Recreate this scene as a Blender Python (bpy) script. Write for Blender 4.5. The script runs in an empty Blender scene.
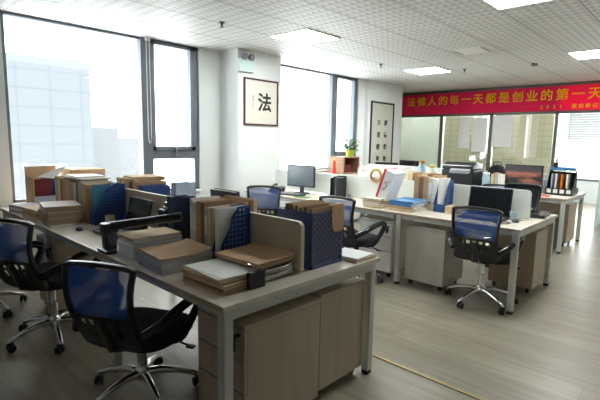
import bpy, bmesh, math, random
from mathutils import Vector, Matrix
random.seed(7)
PI = math.pi
S = bpy.context.scene
COL = S.collection
H = 2.68

# ------------------------------------------------------------------ materials
def new_mat(name):
    m = bpy.data.materials.new(name); m.use_nodes = True
    return m, m.node_tree.nodes, m.node_tree.links, m.node_tree.nodes['Principled BSDF']

def mat(name, col, rough=0.6, metal=0.0, noise=0.06, nscale=12.0, coat=0.0, stretch=(1, 1, 1), bump=0.0, alpha=1.0, spec=0.5):
    m, n, l, b = new_mat(name)
    tc = n.new('ShaderNodeTexCoord'); mp = n.new('ShaderNodeMapping'); mp.inputs['Scale'].default_value = stretch
    nz = n.new('ShaderNodeTexNoise'); nz.inputs['Scale'].default_value = nscale; nz.inputs['Detail'].default_value = 3
    l.new(tc.outputs['Object'], mp.inputs[0]); l.new(mp.outputs[0], nz.inputs['Vector'])
    cr = n.new('ShaderNodeValToRGB')
    c = Vector(col)
    cr.color_ramp.elements[0].position = .3; cr.color_ramp.elements[1].position = .7
    cr.color_ramp.elements[0].color = (*(c * (1 - noise)), 1); cr.color_ramp.elements[1].color = (*[min(1, x * (1 + noise)) for x in c], 1)
    l.new(nz.outputs[0], cr.inputs[0]); l.new(cr.outputs[0], b.inputs['Base Color'])
    b.inputs['Roughness'].default_value = rough; b.inputs['Metallic'].default_value = metal
    b.inputs['Coat Weight'].default_value = coat; b.inputs['Alpha'].default_value = alpha
    b.inputs['Specular IOR Level'].default_value = spec
    if bump:
        bp = n.new('ShaderNodeBump'); bp.inputs['Strength'].default_value = bump; bp.inputs['Distance'].default_value = .002
        l.new(nz.outputs[0], bp.inputs['Height']); l.new(bp.outputs[0], b.inputs['Normal'])
    return m

def math_node(n, l, op, a, b=None, c=None):
    x = n.new('ShaderNodeMath'); x.operation = op
    for i, v in enumerate((a, b, c)):
        if v is None: continue
        if isinstance(v, (int, float)): x.inputs[i].default_value = v
        else: l.new(v, x.inputs[i])
    return x.outputs[0]

def mat_pages(name, col=(.78, .74, .66), lines=90):
    m, n, l, b = new_mat(name)
    tc = n.new('ShaderNodeTexCoord'); sp = n.new('ShaderNodeSeparateXYZ'); l.new(tc.outputs['Object'], sp.inputs[0])
    mp = n.new('ShaderNodeMapping'); mp.inputs['Scale'].default_value = (3, 3, lines * 6)
    nz = n.new('ShaderNodeTexNoise'); nz.inputs['Scale'].default_value = 1.0; nz.inputs['Detail'].default_value = 4
    l.new(tc.outputs['Object'], mp.inputs[0]); l.new(mp.outputs[0], nz.inputs['Vector'])
    cr = n.new('ShaderNodeValToRGB'); cr.color_ramp.elements[0].position = .35; cr.color_ramp.elements[1].position = .65
    c = Vector(col); cr.color_ramp.elements[0].color = (*(c * .55), 1); cr.color_ramp.elements[1].color = (*c, 1)
    l.new(nz.outputs[0], cr.inputs[0]); l.new(cr.outputs[0], b.inputs['Base Color']); b.inputs['Roughness'].default_value = .9
    return m

def mat_grid(name, col, axes, pitch=.02, fill=.55, diag=False):
    """plastic with rows of square (or lozenge) holes cut through it"""
    m, n, l, b = new_mat(name)
    b.inputs['Base Color'].default_value = (*col, 1); b.inputs['Roughness'].default_value = .4
    tc = n.new('ShaderNodeTexCoord'); sp = n.new('ShaderNodeSeparateXYZ'); l.new(tc.outputs['Object'], sp.inputs[0])
    u, v = sp.outputs[axes[0]], sp.outputs[axes[1]]
    if diag:
        a = math_node(n, l, 'ADD', u, v); c = math_node(n, l, 'SUBTRACT', u, v); u, v = a, c
    def band(x):
        s = math_node(n, l, 'MULTIPLY', x, 1 / pitch); s = math_node(n, l, 'ADD', s, 100.0); f = math_node(n, l, 'FRACT', s)
        return math_node(n, l, 'LESS_THAN', f, fill)
    hole = math_node(n, l, 'MULTIPLY', band(u), band(v))
    l.new(math_node(n, l, 'SUBTRACT', 1.0, hole), b.inputs['Alpha'])
    return m

def soft_sheet(name, col, f=.45):
    m, n, l, b = new_mat(name); n.remove(b)
    d = n.new('ShaderNodeBsdfDiffuse'); tl = n.new('ShaderNodeBsdfTranslucent'); a_ = n.new('ShaderNodeMixShader'); a_.inputs[0].default_value = f
    d.inputs[0].default_value = (*col, 1); tl.inputs[0].default_value = (*col, 1)
    l.new(d.outputs[0], a_.inputs[1]); l.new(tl.outputs[0], a_.inputs[2]); l.new(a_.outputs[0], n['Material Output'].inputs[0])
    return m
M = {}
M['wall'] = mat('wall_paint', (.74, .765, .765), .75, noise=.02, nscale=3)
M['wall_dim'] = mat('wall_paint_dimmed', (.40, .41, .40), .75, noise=.02, nscale=3)  # unseen walls darkened to cut bounce light in the foreground
M['trim'] = mat('painted_trim', (.82, .82, .80), .5, noise=.02)
M['alu'] = mat('grey_window_aluminium', (.15, .172, .20), .45, .2, noise=.05, nscale=5)
M['steel_white'] = mat('powder_coated_steel', (.60, .61, .57), .38, 0, noise=.02, nscale=6)
M['chrome'] = mat('chrome', (.75, .76, .78), .12, 1.0, noise=.02)
M['black'] = mat('black_plastic', (.016, .017, .02), .32, noise=.1)
M['black_soft'] = mat('black_fabric', (.014, .015, .019), .9, noise=.25, nscale=150, bump=.3)
M['black_gloss'] = mat('black_gloss_plastic', (.018, .019, .022), .14, noise=.05)
M['grey_plastic'] = mat('grey_plastic', (.22, .23, .25), .45)
M['silver'] = mat('silver_plastic', (.5, .51, .52), .3, .6)
M['kraft'] = mat('kraft_card', (.60, .39, .22), .8, noise=.13, nscale=9)
M['kraft_light'] = mat('pale_kraft_card', (.72, .55, .35), .8, noise=.1, nscale=9)
M['kraft_dark'] = mat('dark_kraft_card', (.29, .165, .09), .8, noise=.14, nscale=9)
M['paper'] = mat('white_paper', (.86, .86, .85), .8, noise=.03)
M['paper_pink'] = mat('pinkish_paper', (.78, .71, .66), .8, noise=.03)
M['cream'] = mat('cream_card', (.72, .67, .54), .75, noise=.04)
M['yellow_card'] = mat('yellowed_card', (.52, .42, .20), .75, noise=.06)
M['grey_card'] = mat('grey_card', (.52, .51, .48), .75, noise=.06)
M['pages'] = mat_pages('page_edges', (.84, .79, .68)); M['pages_w'] = mat_pages('white_page_edges', (.86, .86, .85)); M['pages_k'] = mat_pages('kraft_page_edges', (.50, .36, .22))
M['blue'] = mat('blue_plastic', (.03, .085, .28), .4); M['blue_dark'] = mat('navy_plastic', (.014, .026, .075), .4)
M['blue_sky'] = mat('sky_blue_card', (.075, .26, .42), .6); M['blue_pale'] = mat('pale_blue_plastic', (.42, .52, .68), .5)
M['blue_book'] = mat('bright_blue_cover', (.06, .25, .55), .5, noise=.2, nscale=20)
M['red'] = mat('red_cover', (.60, .02, .03), .5); M['maroon'] = mat('maroon_cloth', (.16, .02, .03), .7)
M['orange'] = mat('orange_card', (.75, .22, .03), .6); M['yellow'] = mat('yellow_plastic', (.75, .55, .06), .5)
M['green'] = mat('leaf_green', (.055, .17, .02), .5, noise=.3, nscale=30); M['lime'] = mat('lime_pot_glaze', (.55, .68, .08), .35)
M['teal'] = mat('teal_plastic', (.05, .22, .25), .4)
M['pink'] = mat('pink_cloth', (.74, .62, .60), .85, noise=.05); M['beige'] = mat('beige_ceramic', (.74, .61, .46), .4)
M['screen_panel'] = mat('desk_screen_laminate', (.68, .58, .455), .45, noise=.03, nscale=5)
M['screen_white'] = mat('white_desk_screen', (.70, .74, .70), .35, noise=.02, nscale=5)
M['wood_box'] = mat('brown_wood', (.34, .19, .11), .5, noise=.2, nscale=6, stretch=(1, 1, 10))
M['frame_red'] = mat('dark_red_wood', (.07, .012, .012), .35, noise=.2)
M['frame_black'] = mat('black_wood', (.012, .011, .01), .35)
M['mount'] = mat('cream_picture_mount', (.66, .64, .56), .25, noise=.02)
M['scroll'] = mat('aged_paper', (.56, .55, .49), .7, noise=.05)
M['ink'] = mat('black_ink', (.01, .01, .012), .6); M['ink_grey'] = mat('grey_ink', (.35, .34, .30), .7)
M['display_off'] = mat('dark_display', (.008, .009, .011), .12); M['display_grey'] = mat('grey_display', (.12, .16, .19), .18, noise=.05)
M['glass_blue'] = mat('clear_blue_plastic', (.50, .66, .74), .2, alpha=.8)
M['brass'] = mat('gold_lid', (.50, .33, .10), .3, .7); M['skin_pink'] = mat('pink_plastic', (.75, .42, .38), .5)
M['strip'] = mat('brass_floor_strip', (.42, .32, .16), .35, .5)
M['rubber'] = mat('rubber', (.02, .02, .02), .7)

def mat_wood_laminate(name, c0, c1, rough, scale):
    m, n, l, b = new_mat(name)
    tc = n.new('ShaderNodeTexCoord'); mp = n.new('ShaderNodeMapping'); mp.inputs['Scale'].default_value = scale
    nz = n.new('ShaderNodeTexNoise'); nz.inputs['Scale'].default_value = 2.2; nz.inputs['Detail'].default_value = 6; nz.inputs['Distortion'].default_value = .8
    l.new(tc.outputs['Object'], mp.inputs[0]); l.new(mp.outputs[0], nz.inputs['Vector'])
    cr = n.new('ShaderNodeValToRGB'); cr.color_ramp.elements[0].position = .3; cr.color_ramp.elements[1].position = .72
    cr.color_ramp.elements[0].color = (*c0, 1); cr.color_ramp.elements[1].color = (*c1, 1)
    l.new(nz.outputs[0], cr.inputs[0]); l.new(cr.outputs[0], b.inputs['Base Color']); b.inputs['Roughness'].default_value = rough
    return m
M['desk'] = mat_wood_laminate('pale_wood_desktop', (.66, .60, .505), (.75, .69, .60), .27, (6, 1, 6))
M['edge'] = mat_wood_laminate('desk_edge_band', (.40, .31, .22), (.48, .39, .28), .5, (6, 1, 6))
M['cab'] = mat_wood_laminate('pale_wood_cabinet', (.45, .368, .272), (.54, .455, .345), .5, (5, 5, .6))
M['cab_w'] = mat_wood_laminate('lit_and_white_cabinet', (.70, .66, .60), (.78, .75, .69), .5, (5, 5, .6))  # brightly lit copy of the pedestal wood; own white on the low cabinet

# floor planks: 1.2 x 0.2, running along Y
def floor_mat():
    m, n, l, b = new_mat('floor_planks')
    tc = n.new('ShaderNodeTexCoord'); mp = n.new('ShaderNodeMapping'); mp.inputs['Rotation'].default_value = (0, 0, PI / 2)
    l.new(tc.outputs['Object'], mp.inputs[0])
    br = n.new('ShaderNodeTexBrick'); br.inputs['Scale'].default_value = 1
    br.inputs['Brick Width'].default_value = 1.2; br.inputs['Row Height'].default_value = .2; br.inputs['Mortar Size'].default_value = .0016
    br.inputs['Mortar Smooth'].default_value = 1; br.offset = .37
    br.inputs['Color1'].default_value = (.28, .25, .19, 1); br.inputs['Color2'].default_value = (.325, .295, .228, 1); br.inputs['Mortar'].default_value = (.12, .105, .08, 1)
    l.new(mp.outputs[0], br.inputs['Vector'])
    mp2 = n.new('ShaderNodeMapping'); mp2.inputs['Scale'].default_value = (14, 1.2, 1); l.new(tc.outputs['Object'], mp2.inputs[0])
    nz = n.new('ShaderNodeTexNoise'); nz.inputs['Scale'].default_value = 1.6; nz.inputs['Detail'].default_value = 6; nz.inputs['Distortion'].default_value = .6
    l.new(mp2.outputs[0], nz.inputs['Vector'])
    cr = n.new('ShaderNodeValToRGB'); cr.color_ramp.elements[0].position = .3; cr.color_ramp.elements[0].color = (.78, .77, .76, 1); cr.color_ramp.elements[1].position = .7; cr.color_ramp.elements[1].color = (1.12, 1.12, 1.12, 1)
    l.new(nz.outputs[0], cr.inputs[0])
    mx = n.new('ShaderNodeMix'); mx.data_type = 'RGBA'; mx.blend_type = 'MULTIPLY'; mx.inputs[0].default_value = 1
    l.new(br.outputs[0], mx.inputs[6]); l.new(cr.outputs[0], mx.inputs[7]); l.new(mx.outputs[2], b.inputs['Base Color'])
    rr = n.new('ShaderNodeMapRange'); rr.inputs[3].default_value = .27; rr.inputs[4].default_value = .42; l.new(nz.outputs[0], rr.inputs[0]); l.new(rr.outputs[0], b.inputs['Roughness'])
    bp = n.new('ShaderNodeBump'); bp.inputs['Strength'].default_value = .25; bp.inputs['Distance'].default_value = .002; bp.invert = True
    l.new(br.outputs['Fac'], bp.inputs['Height']); l.new(bp.outputs[0], b.inputs['Normal'])
    return m
M['floor'] = floor_mat()

def ceiling_mat():
    m, n, l, b = new_mat('ceiling_tiles')
    tc = n.new('ShaderNodeTexCoord'); sp = n.new('ShaderNodeSeparateXYZ'); l.new(tc.outputs['Object'], sp.inputs[0])
    X, Y = sp.outputs[0], sp.outputs[1]
    def gridline(v, off, w):
        s = math_node(n, l, 'ADD', v, 60 - off); s = math_node(n, l, 'MULTIPLY', s, 1 / .6); f = math_node(n, l, 'FRACT', s)
        a = math_node(n, l, 'ABSOLUTE', math_node(n, l, 'SUBTRACT', f, .5)); return math_node(n, l, 'GREATER_THAN', a, .5 - w)
    g = math_node(n, l, 'MAXIMUM', math_node(n, l, 'MULTIPLY', gridline(X, .08, .007), .6), gridline(Y, .4, .012))
    # embossed ripple: staggered dashes, bump plus relief light and shade put into the colour
    w1 = math_node(n, l, 'SINE', math_node(n, l, 'MULTIPLY', X, 2 * PI / .12))
    ph = math_node(n, l, 'MULTIPLY', w1, .9)
    w2 = math_node(n, l, 'SINE', math_node(n, l, 'ADD', math_node(n, l, 'MULTIPLY', Y, 2 * PI / .075), ph))
    w3 = math_node(n, l, 'MULTIPLY', math_node(n, l, 'ADD', w2, math_node(n, l, 'MULTIPLY', w1, .6)), .5)
    mr = n.new('ShaderNodeMapRange'); mr.inputs[1].default_value = -1; mr.inputs[2].default_value = 1; mr.inputs[3].default_value = .42; mr.inputs[4].default_value = .80
    l.new(w3, mr.inputs[0])
    val = math_node(n, l, 'MULTIPLY', mr.outputs[0], math_node(n, l, 'SUBTRACT', 1.0, math_node(n, l, 'MULTIPLY', g, .62)))
    cb = n.new('ShaderNodeCombineColor'); l.new(val, cb.inputs[0]); l.new(val, cb.inputs[1]); l.new(math_node(n, l, 'MULTIPLY', val, .985), cb.inputs[2])
    l.new(cb.outputs[0], b.inputs['Base Color']); b.inputs['Roughness'].default_value = .6
    bp = n.new('ShaderNodeBump'); bp.inputs['Strength'].default_value = .5; bp.inputs['Distance'].default_value = .004
    l.new(w3, bp.inputs['Height']); l.new(bp.outputs[0], b.inputs['Normal'])
    return m
M['ceiling'] = ceiling_mat()

def emis(name, col, s):
    m, n, l, b = new_mat(name)
    b.inputs['Base Color'].default_value = (.8, .8, .8, 1)
    b.inputs['Emission Color'].default_value = (*col, 1); b.inputs['Emission Strength'].default_value = s
    return m
M['lamp'] = emis('lamp_diffuser', (.95, 1, .98), 13)
M['exit_green'] = mat('pale_green_sign', (.66, .76, .74), .4)

def glass_mat(name, tint=(1, 1, 1), refl=.06):
    m, n, l, b = new_mat(name); n.remove(b)
    t = n.new('ShaderNodeBsdfTransparent'); t.inputs[0].default_value = (*tint, 1)
    g = n.new('ShaderNodeBsdfGlossy'); g.inputs['Roughness'].default_value = .02
    mx = n.new('ShaderNodeMixShader'); mx.inputs[0].default_value = refl
    l.new(t.outputs[0], mx.inputs[1]); l.new(g.outputs[0], mx.inputs[2]); l.new(mx.outputs[0], n['Material Output'].inputs[0])
    return m
M['glass'] = glass_mat('window_glass', (.97, .985, .98), .05)
M['glass_part'] = glass_mat('partition_glass', (.90, .93, .92), .08)

def frosted(name, col, mixf):
    m, n, l, b = new_mat(name); n.remove(b)
    t = n.new('ShaderNodeBsdfTransparent'); d = n.new('ShaderNodeBsdfDiffuse'); d.inputs[0].default_value = (*col, 1)
    tl = n.new('ShaderNodeBsdfTranslucent'); tl.inputs[0].default_value = (*col, 1)
    a = n.new('ShaderNodeMixShader'); a.inputs[0].default_value = .5; l.new(d.outputs[0], a.inputs[1]); l.new(tl.outputs[0], a.inputs[2])
    mx = n.new('ShaderNodeMixShader'); mx.inputs[0].default_value = mixf
    l.new(t.outputs[0], mx.inputs[1]); l.new(a.outputs[0], mx.inputs[2]); l.new(mx.outputs[0], n['Material Output'].inputs[0])
    return m
M['frosted'] = frosted('frosted_glass', (.76, .90, .87), .75)
M['banner'] = soft_sheet('red_banner_cloth', (.88, .035, .12), .30)
M['banner_text'] = soft_sheet('gold_banner_lettering', (.92, .56, .03), .25)
M['mesh_blue'] = None
def mesh_fabric():
    m, n, l, b = new_mat('blue_chair_mesh')
    tc = n.new('ShaderNodeTexCoord'); nz = n.new('ShaderNodeTexNoise'); nz.inputs['Scale'].default_value = 4
    l.new(tc.outputs['Object'], nz.inputs['Vector'])
    cr = n.new('ShaderNodeValToRGB'); cr.color_ramp.elements[0].color = (.020, .095, .46, 1); cr.color_ramp.elements[1].color = (.030, .15, .64, 1)
    l.new(nz.outputs[0], cr.inputs[0]); l.new(cr.outputs[0], b.inputs['Base Color']); b.inputs['Roughness'].default_value = .55
    b.inputs['Alpha'].default_value = .74
    return m
M['mesh_blue'] = mesh_fabric()

def blind_mat():
    m, n, l, b = new_mat('beige_woven_blind')
    tc = n.new('ShaderNodeTexCoord'); sp = n.new('ShaderNodeSeparateXYZ'); l.new(tc.outputs['Object'], sp.inputs[0])
    def line(v, p, w):
        f = math_node(n, l, 'FRACT', math_node(n, l, 'MULTIPLY', math_node(n, l, 'ADD', v, 50.0), 1 / p)); return math_node(n, l, 'LESS_THAN', f, w)
    g = math_node(n, l, 'MAXIMUM', line(sp.outputs[1], .19, .10), line(sp.outputs[2], .125, .16))
    mx = n.new('ShaderNodeMix'); mx.data_type = 'RGBA'; l.new(g, mx.inputs[0])
    mx.inputs[6].default_value = (.72, .68, .56, 1); mx.inputs[7].default_value = (.62, .57, .45, 1)
    n.remove(b); d = n.new('ShaderNodeBsdfDiffuse'); tl = n.new('ShaderNodeBsdfTranslucent'); a_ = n.new('ShaderNodeMixShader'); a_.inputs[0].default_value = .4
    l.new(mx.outputs[2], d.inputs[0]); l.new(mx.outputs[2], tl.inputs[0]); l.new(d.outputs[0], a_.inputs[1]); l.new(tl.outputs[0], a_.inputs[2]); l.new(a_.outputs[0], n['Material Output'].inputs[0])
    return m
M['blind'] = blind_mat(); M['blind_w'] = soft_sheet('pale_blind', (.84, .84, .79), .45)

def facade_mat(name, glass, line, px, pz):
    m, n, l, b = new_mat(name)
    tc = n.new('ShaderNodeTexCoord'); sp = n.new('ShaderNodeSeparateXYZ'); l.new(tc.outputs['Object'], sp.inputs[0])
    u = math_node(n, l, 'ADD', sp.outputs[0], sp.outputs[1])
    def ln(v, p, w):
        f = math_node(n, l, 'FRACT', math_node(n, l, 'MULTIPLY', math_node(n, l, 'ADD', v, 500.0), 1 / p)); return math_node(n, l, 'LESS_THAN', f, w)
    g = math_node(n, l, 'MAXIMUM', ln(u, px, .05), ln(sp.outputs[2], pz, .07))
    mx = n.new('ShaderNodeMix'); mx.data_type = 'RGBA'; l.new(g, mx.inputs[0]); mx.inputs[6].default_value = (*glass, 1); mx.inputs[7].default_value = (*line, 1)
    l.new(mx.outputs[2], b.inputs['Base Color']); b.inputs['Roughness'].default_value = .9; b.inputs['Specular IOR Level'].default_value = .1
    return m

# ------------------------------------------------------------------ mesh builder
class MB:
    def __init__(s): s.bm = bmesh.new()
    def box(s, x0, x1, y0, y1, z0, z1, Mx=None):
        v = [s.bm.verts.new(Vector((x, y, z)) if Mx is None else Mx @ Vector((x, y, z))) for x in (x0, x1) for y in (y0, y1) for z in (z0, z1)]
        for f in ((0, 1, 3, 2), (4, 6, 7, 5), (0, 4, 5, 1), (2, 3, 7, 6), (0, 2, 6, 4), (1, 5, 7, 3)): s.bm.faces.new([v[i] for i in f])
        return s
    def cbox(s, c, d, Mx=None): return s.box(c[0] - d[0] / 2, c[0] + d[0] / 2, c[1] - d[1] / 2, c[1] + d[1] / 2, c[2] - d[2] / 2, c[2] + d[2] / 2, Mx)
    def prism(s, pts, axis, a, b, Mx=None):
        """polygon pts (u,v) extruded along axis from a to b; the other two axes in order"""
        def P(u, v, w):
            p = {0: (w, u, v), 1: (u, w, v), 2: (u, v, w)}[axis]; p = Vector(p)
            return p if Mx is None else Mx @ p
        A = [s.bm.verts.new(P(u, v, a)) for u, v in pts]; B = [s.bm.verts.new(P(u, v, b)) for u, v in pts]
        n = len(pts)
        s.bm.faces.new(A); s.bm.faces.new(B[::-1])
        for i in range(n): s.bm.faces.new((A[i], B[i], B[(i + 1) % n], A[(i + 1) % n]))
        return s
    def lathe(s, prof, c=(0, 0, 0), n=20, Mx=None):
        rings = []
        for r, z in prof:
            ring = []
            for i in range(n):
                a = 2 * PI * i / n; p = Vector((c[0] + r * math.cos(a), c[1] + r * math.sin(a), c[2] + z))
                ring.append(s.bm.verts.new(p if Mx is None else Mx @ p))
            rings.append(ring)
        for A, B in zip(rings, rings[1:]):
            for i in range(n): s.bm.faces.new((A[i], A[(i + 1) % n], B[(i + 1) % n], B[i]))
        s.bm.faces.new(rings[0][::-1]); s.bm.faces.new(rings[-1])
        return s
    def tube(s, pts, r, n=10, ry=None, up=(0, 0, 1), closed=False):
        """swept tube; r number or list; ry = half size across for a flattened section"""
        pts = [Vector(p) for p in pts]; N = len(pts); rings = []
        for i, p in enumerate(pts):
            if closed: t = pts[(i + 1) % N] - pts[i - 1]
            else: t = pts[min(i + 1, N - 1)] - pts[max(i - 1, 0)]
            t.normalize(); u = Vector(up)
            if abs(t.dot(u)) > .97: u = Vector((1, 0, 0)) if abs(t.x) < .9 else Vector((0, 1, 0))
            a = t.cross(u).normalized(); b = a.cross(t).normalized()
            R = r[i] if isinstance(r, (list, tuple)) else r; R2 = R if ry is None else ry
            rings.append([s.bm.verts.new(p + a * (math.cos(2 * PI * k / n) * R) + b * (math.sin(2 * PI * k / n) * R2)) for k in range(n)])
        for A, B in zip(rings, rings[1:] + (rings[:1] if closed else [])):
            for k in range(n): s.bm.faces.new((A[k], B[k], B[(k + 1) % n], A[(k + 1) % n]))
        if not closed: s.bm.faces.new(rings[0]); s.bm.faces.new(rings[-1][::-1])
        return s
    def build(s, name, m, parent=None, bevel=0, smooth=False, seg=2):
        bmesh.ops.recalc_face_normals(s.bm, faces=s.bm.faces[:])
        me = bpy.data.meshes.new(name); s.bm.to_mesh(me); s.bm.free()
        me.materials.append(m)
        if smooth:
            for p in me.polygons: p.use_smooth = True
        o = bpy.data.objects.new(name, me); COL.objects.link(o)
        if parent: o.parent = parent
        if bevel:
            b = o.modifiers.new('bevel', 'BEVEL'); b.width = bevel; b.segments = seg; b.limit_method = 'ANGLE'; b.angle_limit = .6
        if smooth:
            e = o.modifiers.new('edges', 'EDGE_SPLIT'); e.split_angle = math.radians(42)
        return o

def tag(o, label, cat, group=None):
    o['label'] = label; o['category'] = cat
    if group: o['group'] = group
    return o
def thing(name, label, cat, loc=(0, 0, 0), rz=0, group=None):
    o = bpy.data.objects.new(name, None); COL.objects.link(o); o.empty_display_size = .1
    o.location = loc; o.rotation_euler = (0, 0, rz)
    return tag(o, label, cat, group)
def struct(o): o['kind'] = 'structure'; return o
def dup(root, loc, rz, label, group=None):
    r = root.copy(); COL.objects.link(r); r.location = loc; r.rotation_euler = (0, 0, math.radians(rz)); r['label'] = label
    if group: r['group'] = group
    for ch in list(root.children):
        c = ch.copy(); COL.objects.link(c); c.parent = r
        for g in ch.children:
            d = g.copy(); COL.objects.link(d); d.parent = c
    return r
def ident(): return Matrix.Identity(4)
def rot(deg, ax, at=(0, 0, 0)):
    return Matrix.Translation(at) @ Matrix.Rotation(math.radians(deg), 4, ax) @ Matrix.Translation(-Vector(at))
def text_obj(name, body, size, m, parent, Mx, extrude=.001, align='CENTER', spacing=1.0, offset=0.0, sx=1.0):
    cu = bpy.data.curves.new(name, 'FONT'); cu.body = body; cu.size = size; cu.extrude = extrude; cu.align_x = align; cu.align_y = 'CENTER'
    cu.space_character = spacing; cu.offset = offset; cu.resolution_u = 3
    t = bpy.data.objects.new(name + '_tmp', cu); COL.objects.link(t)
    dg = bpy.context.evaluated_depsgraph_get(); dg.update()
    me = bpy.data.meshes.new_from_object(t.evaluated_get(dg)); bpy.data.objects.remove(t)
    me.transform(Mx @ Matrix.Diagonal((sx, 1, 1, 1))); me.materials.clear(); me.materials.append(m)
    o = bpy.data.objects.new(name, me); COL.objects.link(o)
    if parent: o.parent = parent
    return o

# ------------------------------------------------------------------ the room
YW = 5.28       # inner face of the window wall
XP = 10.0       # partition wall
struct(MB().box(-2.6, 13.2, -2.8, 6.6, -.1, 0).build('floor', M['floor']))
struct(MB().box(-2.6, 13.2, -2.8, 6.6, H, H + .1).build('ceiling', M['ceiling']))
w = MB()      # window wall in pieces around the two openings
w.box(-2.6, 1.24, YW, YW + .25, 0, H); w.box(1.24, 3.53, YW, YW + .25, 0, .72); w.box(3.53, 5.0, YW, YW + .25, 0, H)
w.box(5.0, 7.22, YW, YW + .25, 0, .9); w.box(7.22, 8.75, YW, YW + .25, 0, H)
struct(w.build('wall_window', M['wall']))
struct(MB().box(3.88, 4.69, 4.87, YW, 0, H).build('wall_pillar', M['wall']))
struct(MB().box(7.44, 8.75, 5.2, YW, 0, H).build('wall_pier', M['wall']))
struct(MB().box(8.6, 13.2, 6.35, 6.6, 0, H).box(8.6, 8.75, YW + .25, 6.35, 0, H).build('wall_alcove', M['wall']))
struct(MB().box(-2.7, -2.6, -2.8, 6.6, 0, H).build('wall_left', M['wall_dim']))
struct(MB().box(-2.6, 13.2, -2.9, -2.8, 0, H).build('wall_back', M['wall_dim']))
struct(MB().box(2.42, 2.445, -2.8, 5.2, 0, .006).build('trim_1', M['strip']))
struct(MB().box(-2.6, 3.85, YW - .015, YW, 0, .1).build('baseboard_window', M['trim']))

def window(name, x0, x1, mx0, mx1, z0, zt0, zt1, z1=H):
    y0, y1 = YW + .03, YW + .10
    f = MB(); f.box(x0, x1, y0, y1, z1 - .03, z1); f.box(x0, x1, y0, y1, z0, z0 + .03)
    f.box(x0, x0 + .035, y0, y1, z0, z1)
    f.box(mx0, mx1, y0 - .02, y1, z0, z1)
    f.box(x1 - .06, x1, y0, y1, z0, z1); f.box(mx1, x1 - .06, y0, y1, zt0, zt1)
    fr = struct(f.build(name, M['alu'], bevel=.004))
    s = MB(); a0, a1, b0, b1 = mx1 - .005, x1 - .055, zt1 - .005, z1 - .025      # the opening sash
    ys = y0 - .025
    s.box(a0, a0 + .045, ys, y1 - .01, b0, b1); s.box(a1 - .075, a1, ys, y1 - .01, b0, b1); s.box(a0, a1, ys, y1 - .01, b0, b0 + .05); s.box(a0, a1, ys, y1 - .01, b1 - .035, b1)
    s.build('window_sash', M['alu'], fr, bevel=.004)
    hx = (a0 + a1) / 2
    MB().cbox((hx, ys - .01, b0 + .022), (.05, .02, .03)).box(hx - .012, hx + .012, ys - .03, ys - .012, b0 - .055, b0 + .03).build('window_handle', M['grey_plastic'], fr, bevel=.003)
    MB().box(x0 + .035, mx0, y1 - .03, y1 - .022, z0 + .03, z1 - .03).box(mx1, x1 - .06, y1 - .03, y1 - .022, z0 + .03, zt0).box(a0 + .045, a1 - .075, y1 - .03, y1 - .022, b0 + .05, b1 - .035).build('window_pane', M['glass'], fr)
    MB().box(x0, x1, YW - .04, YW + .12, z0 - .03, z0).build('window_sill', M['trim'], fr, bevel=.005)
    return fr
window('window_1', 1.24, 3.53, 2.70, 2.84, .75, 1.18, 1.30)
window('window_2', 5.0, 7.22, 6.42, 6.53, .93, 1.10, 1.22)

# blind cord by the first window
cd = thing('blind_cord', 'thin white looped blind cord hanging beside the sash of the large window', 'cord', (2.775, YW - .03, 0))
MB().tube([(-.02, 0, H - .02), (-.022, 0, 1.9), (-.02, 0, 1.45), (-.012, 0, 1.40), (0, 0, 1.385), (.012, 0, 1.40), (.02, 0, 1.45), (.022, 0, 1.9), (.02, 0, H - .02)], .004, 6).build('cord', M['paper'], cd, smooth=True)
MB().cbox((0, .0, H - .02), (.06, .03, .04)).build('bracket', M['trim'], cd)

# light switch on the wall left of the window
sw = thing('light_switch', 'white double light switch on the wall left of the large window', 'light switch', (1.10, YW, 1.41))
MB().box(-.043, .043, -.01, 0, -.043, .043).build('plate', M['trim'], sw, bevel=.003)
for k in (-.019, .019): MB().box(k - .015, k + .015, -.014, -.008, -.03, .03).build('rocker', M['paper'], sw)

# glass partition at the far end
posts = [6.2, 4.86, 3.70, 2.42]
p = MB()
for y in posts: p.box(XP - .03, XP + .03, y - .03, y + .03, 0, H)
p.box(XP - .03, XP + .03, 2.39, 6.3, 0, .08); p.box(XP - .02, XP + .02, -2.8, 6.35, 2.60, H); p.box(XP - .03, XP + .03, 1.45, 6.3, 2.08, 2.16)
p.box(XP - .03, XP + .03, 1.45, 1.52, 0, H)
struct(p.build('trim_2', mat('partition_frame', (.10, .095, .075), .4)))
struct(MB().box(XP - .005, XP + .005, 2.45, 6.3, .08, 2.08).build('wall_partition', M['glass_part']))
struct(MB().box(XP + .02, XP + .06, 2.45, 6.35, 2.16, 2.6).build('wall_lintel', M['wall']))
struct(MB().box(XP - .05, XP + .05, -2.8, 1.45, 0, 2.6).build('wall_right', M['wall']))
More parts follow.
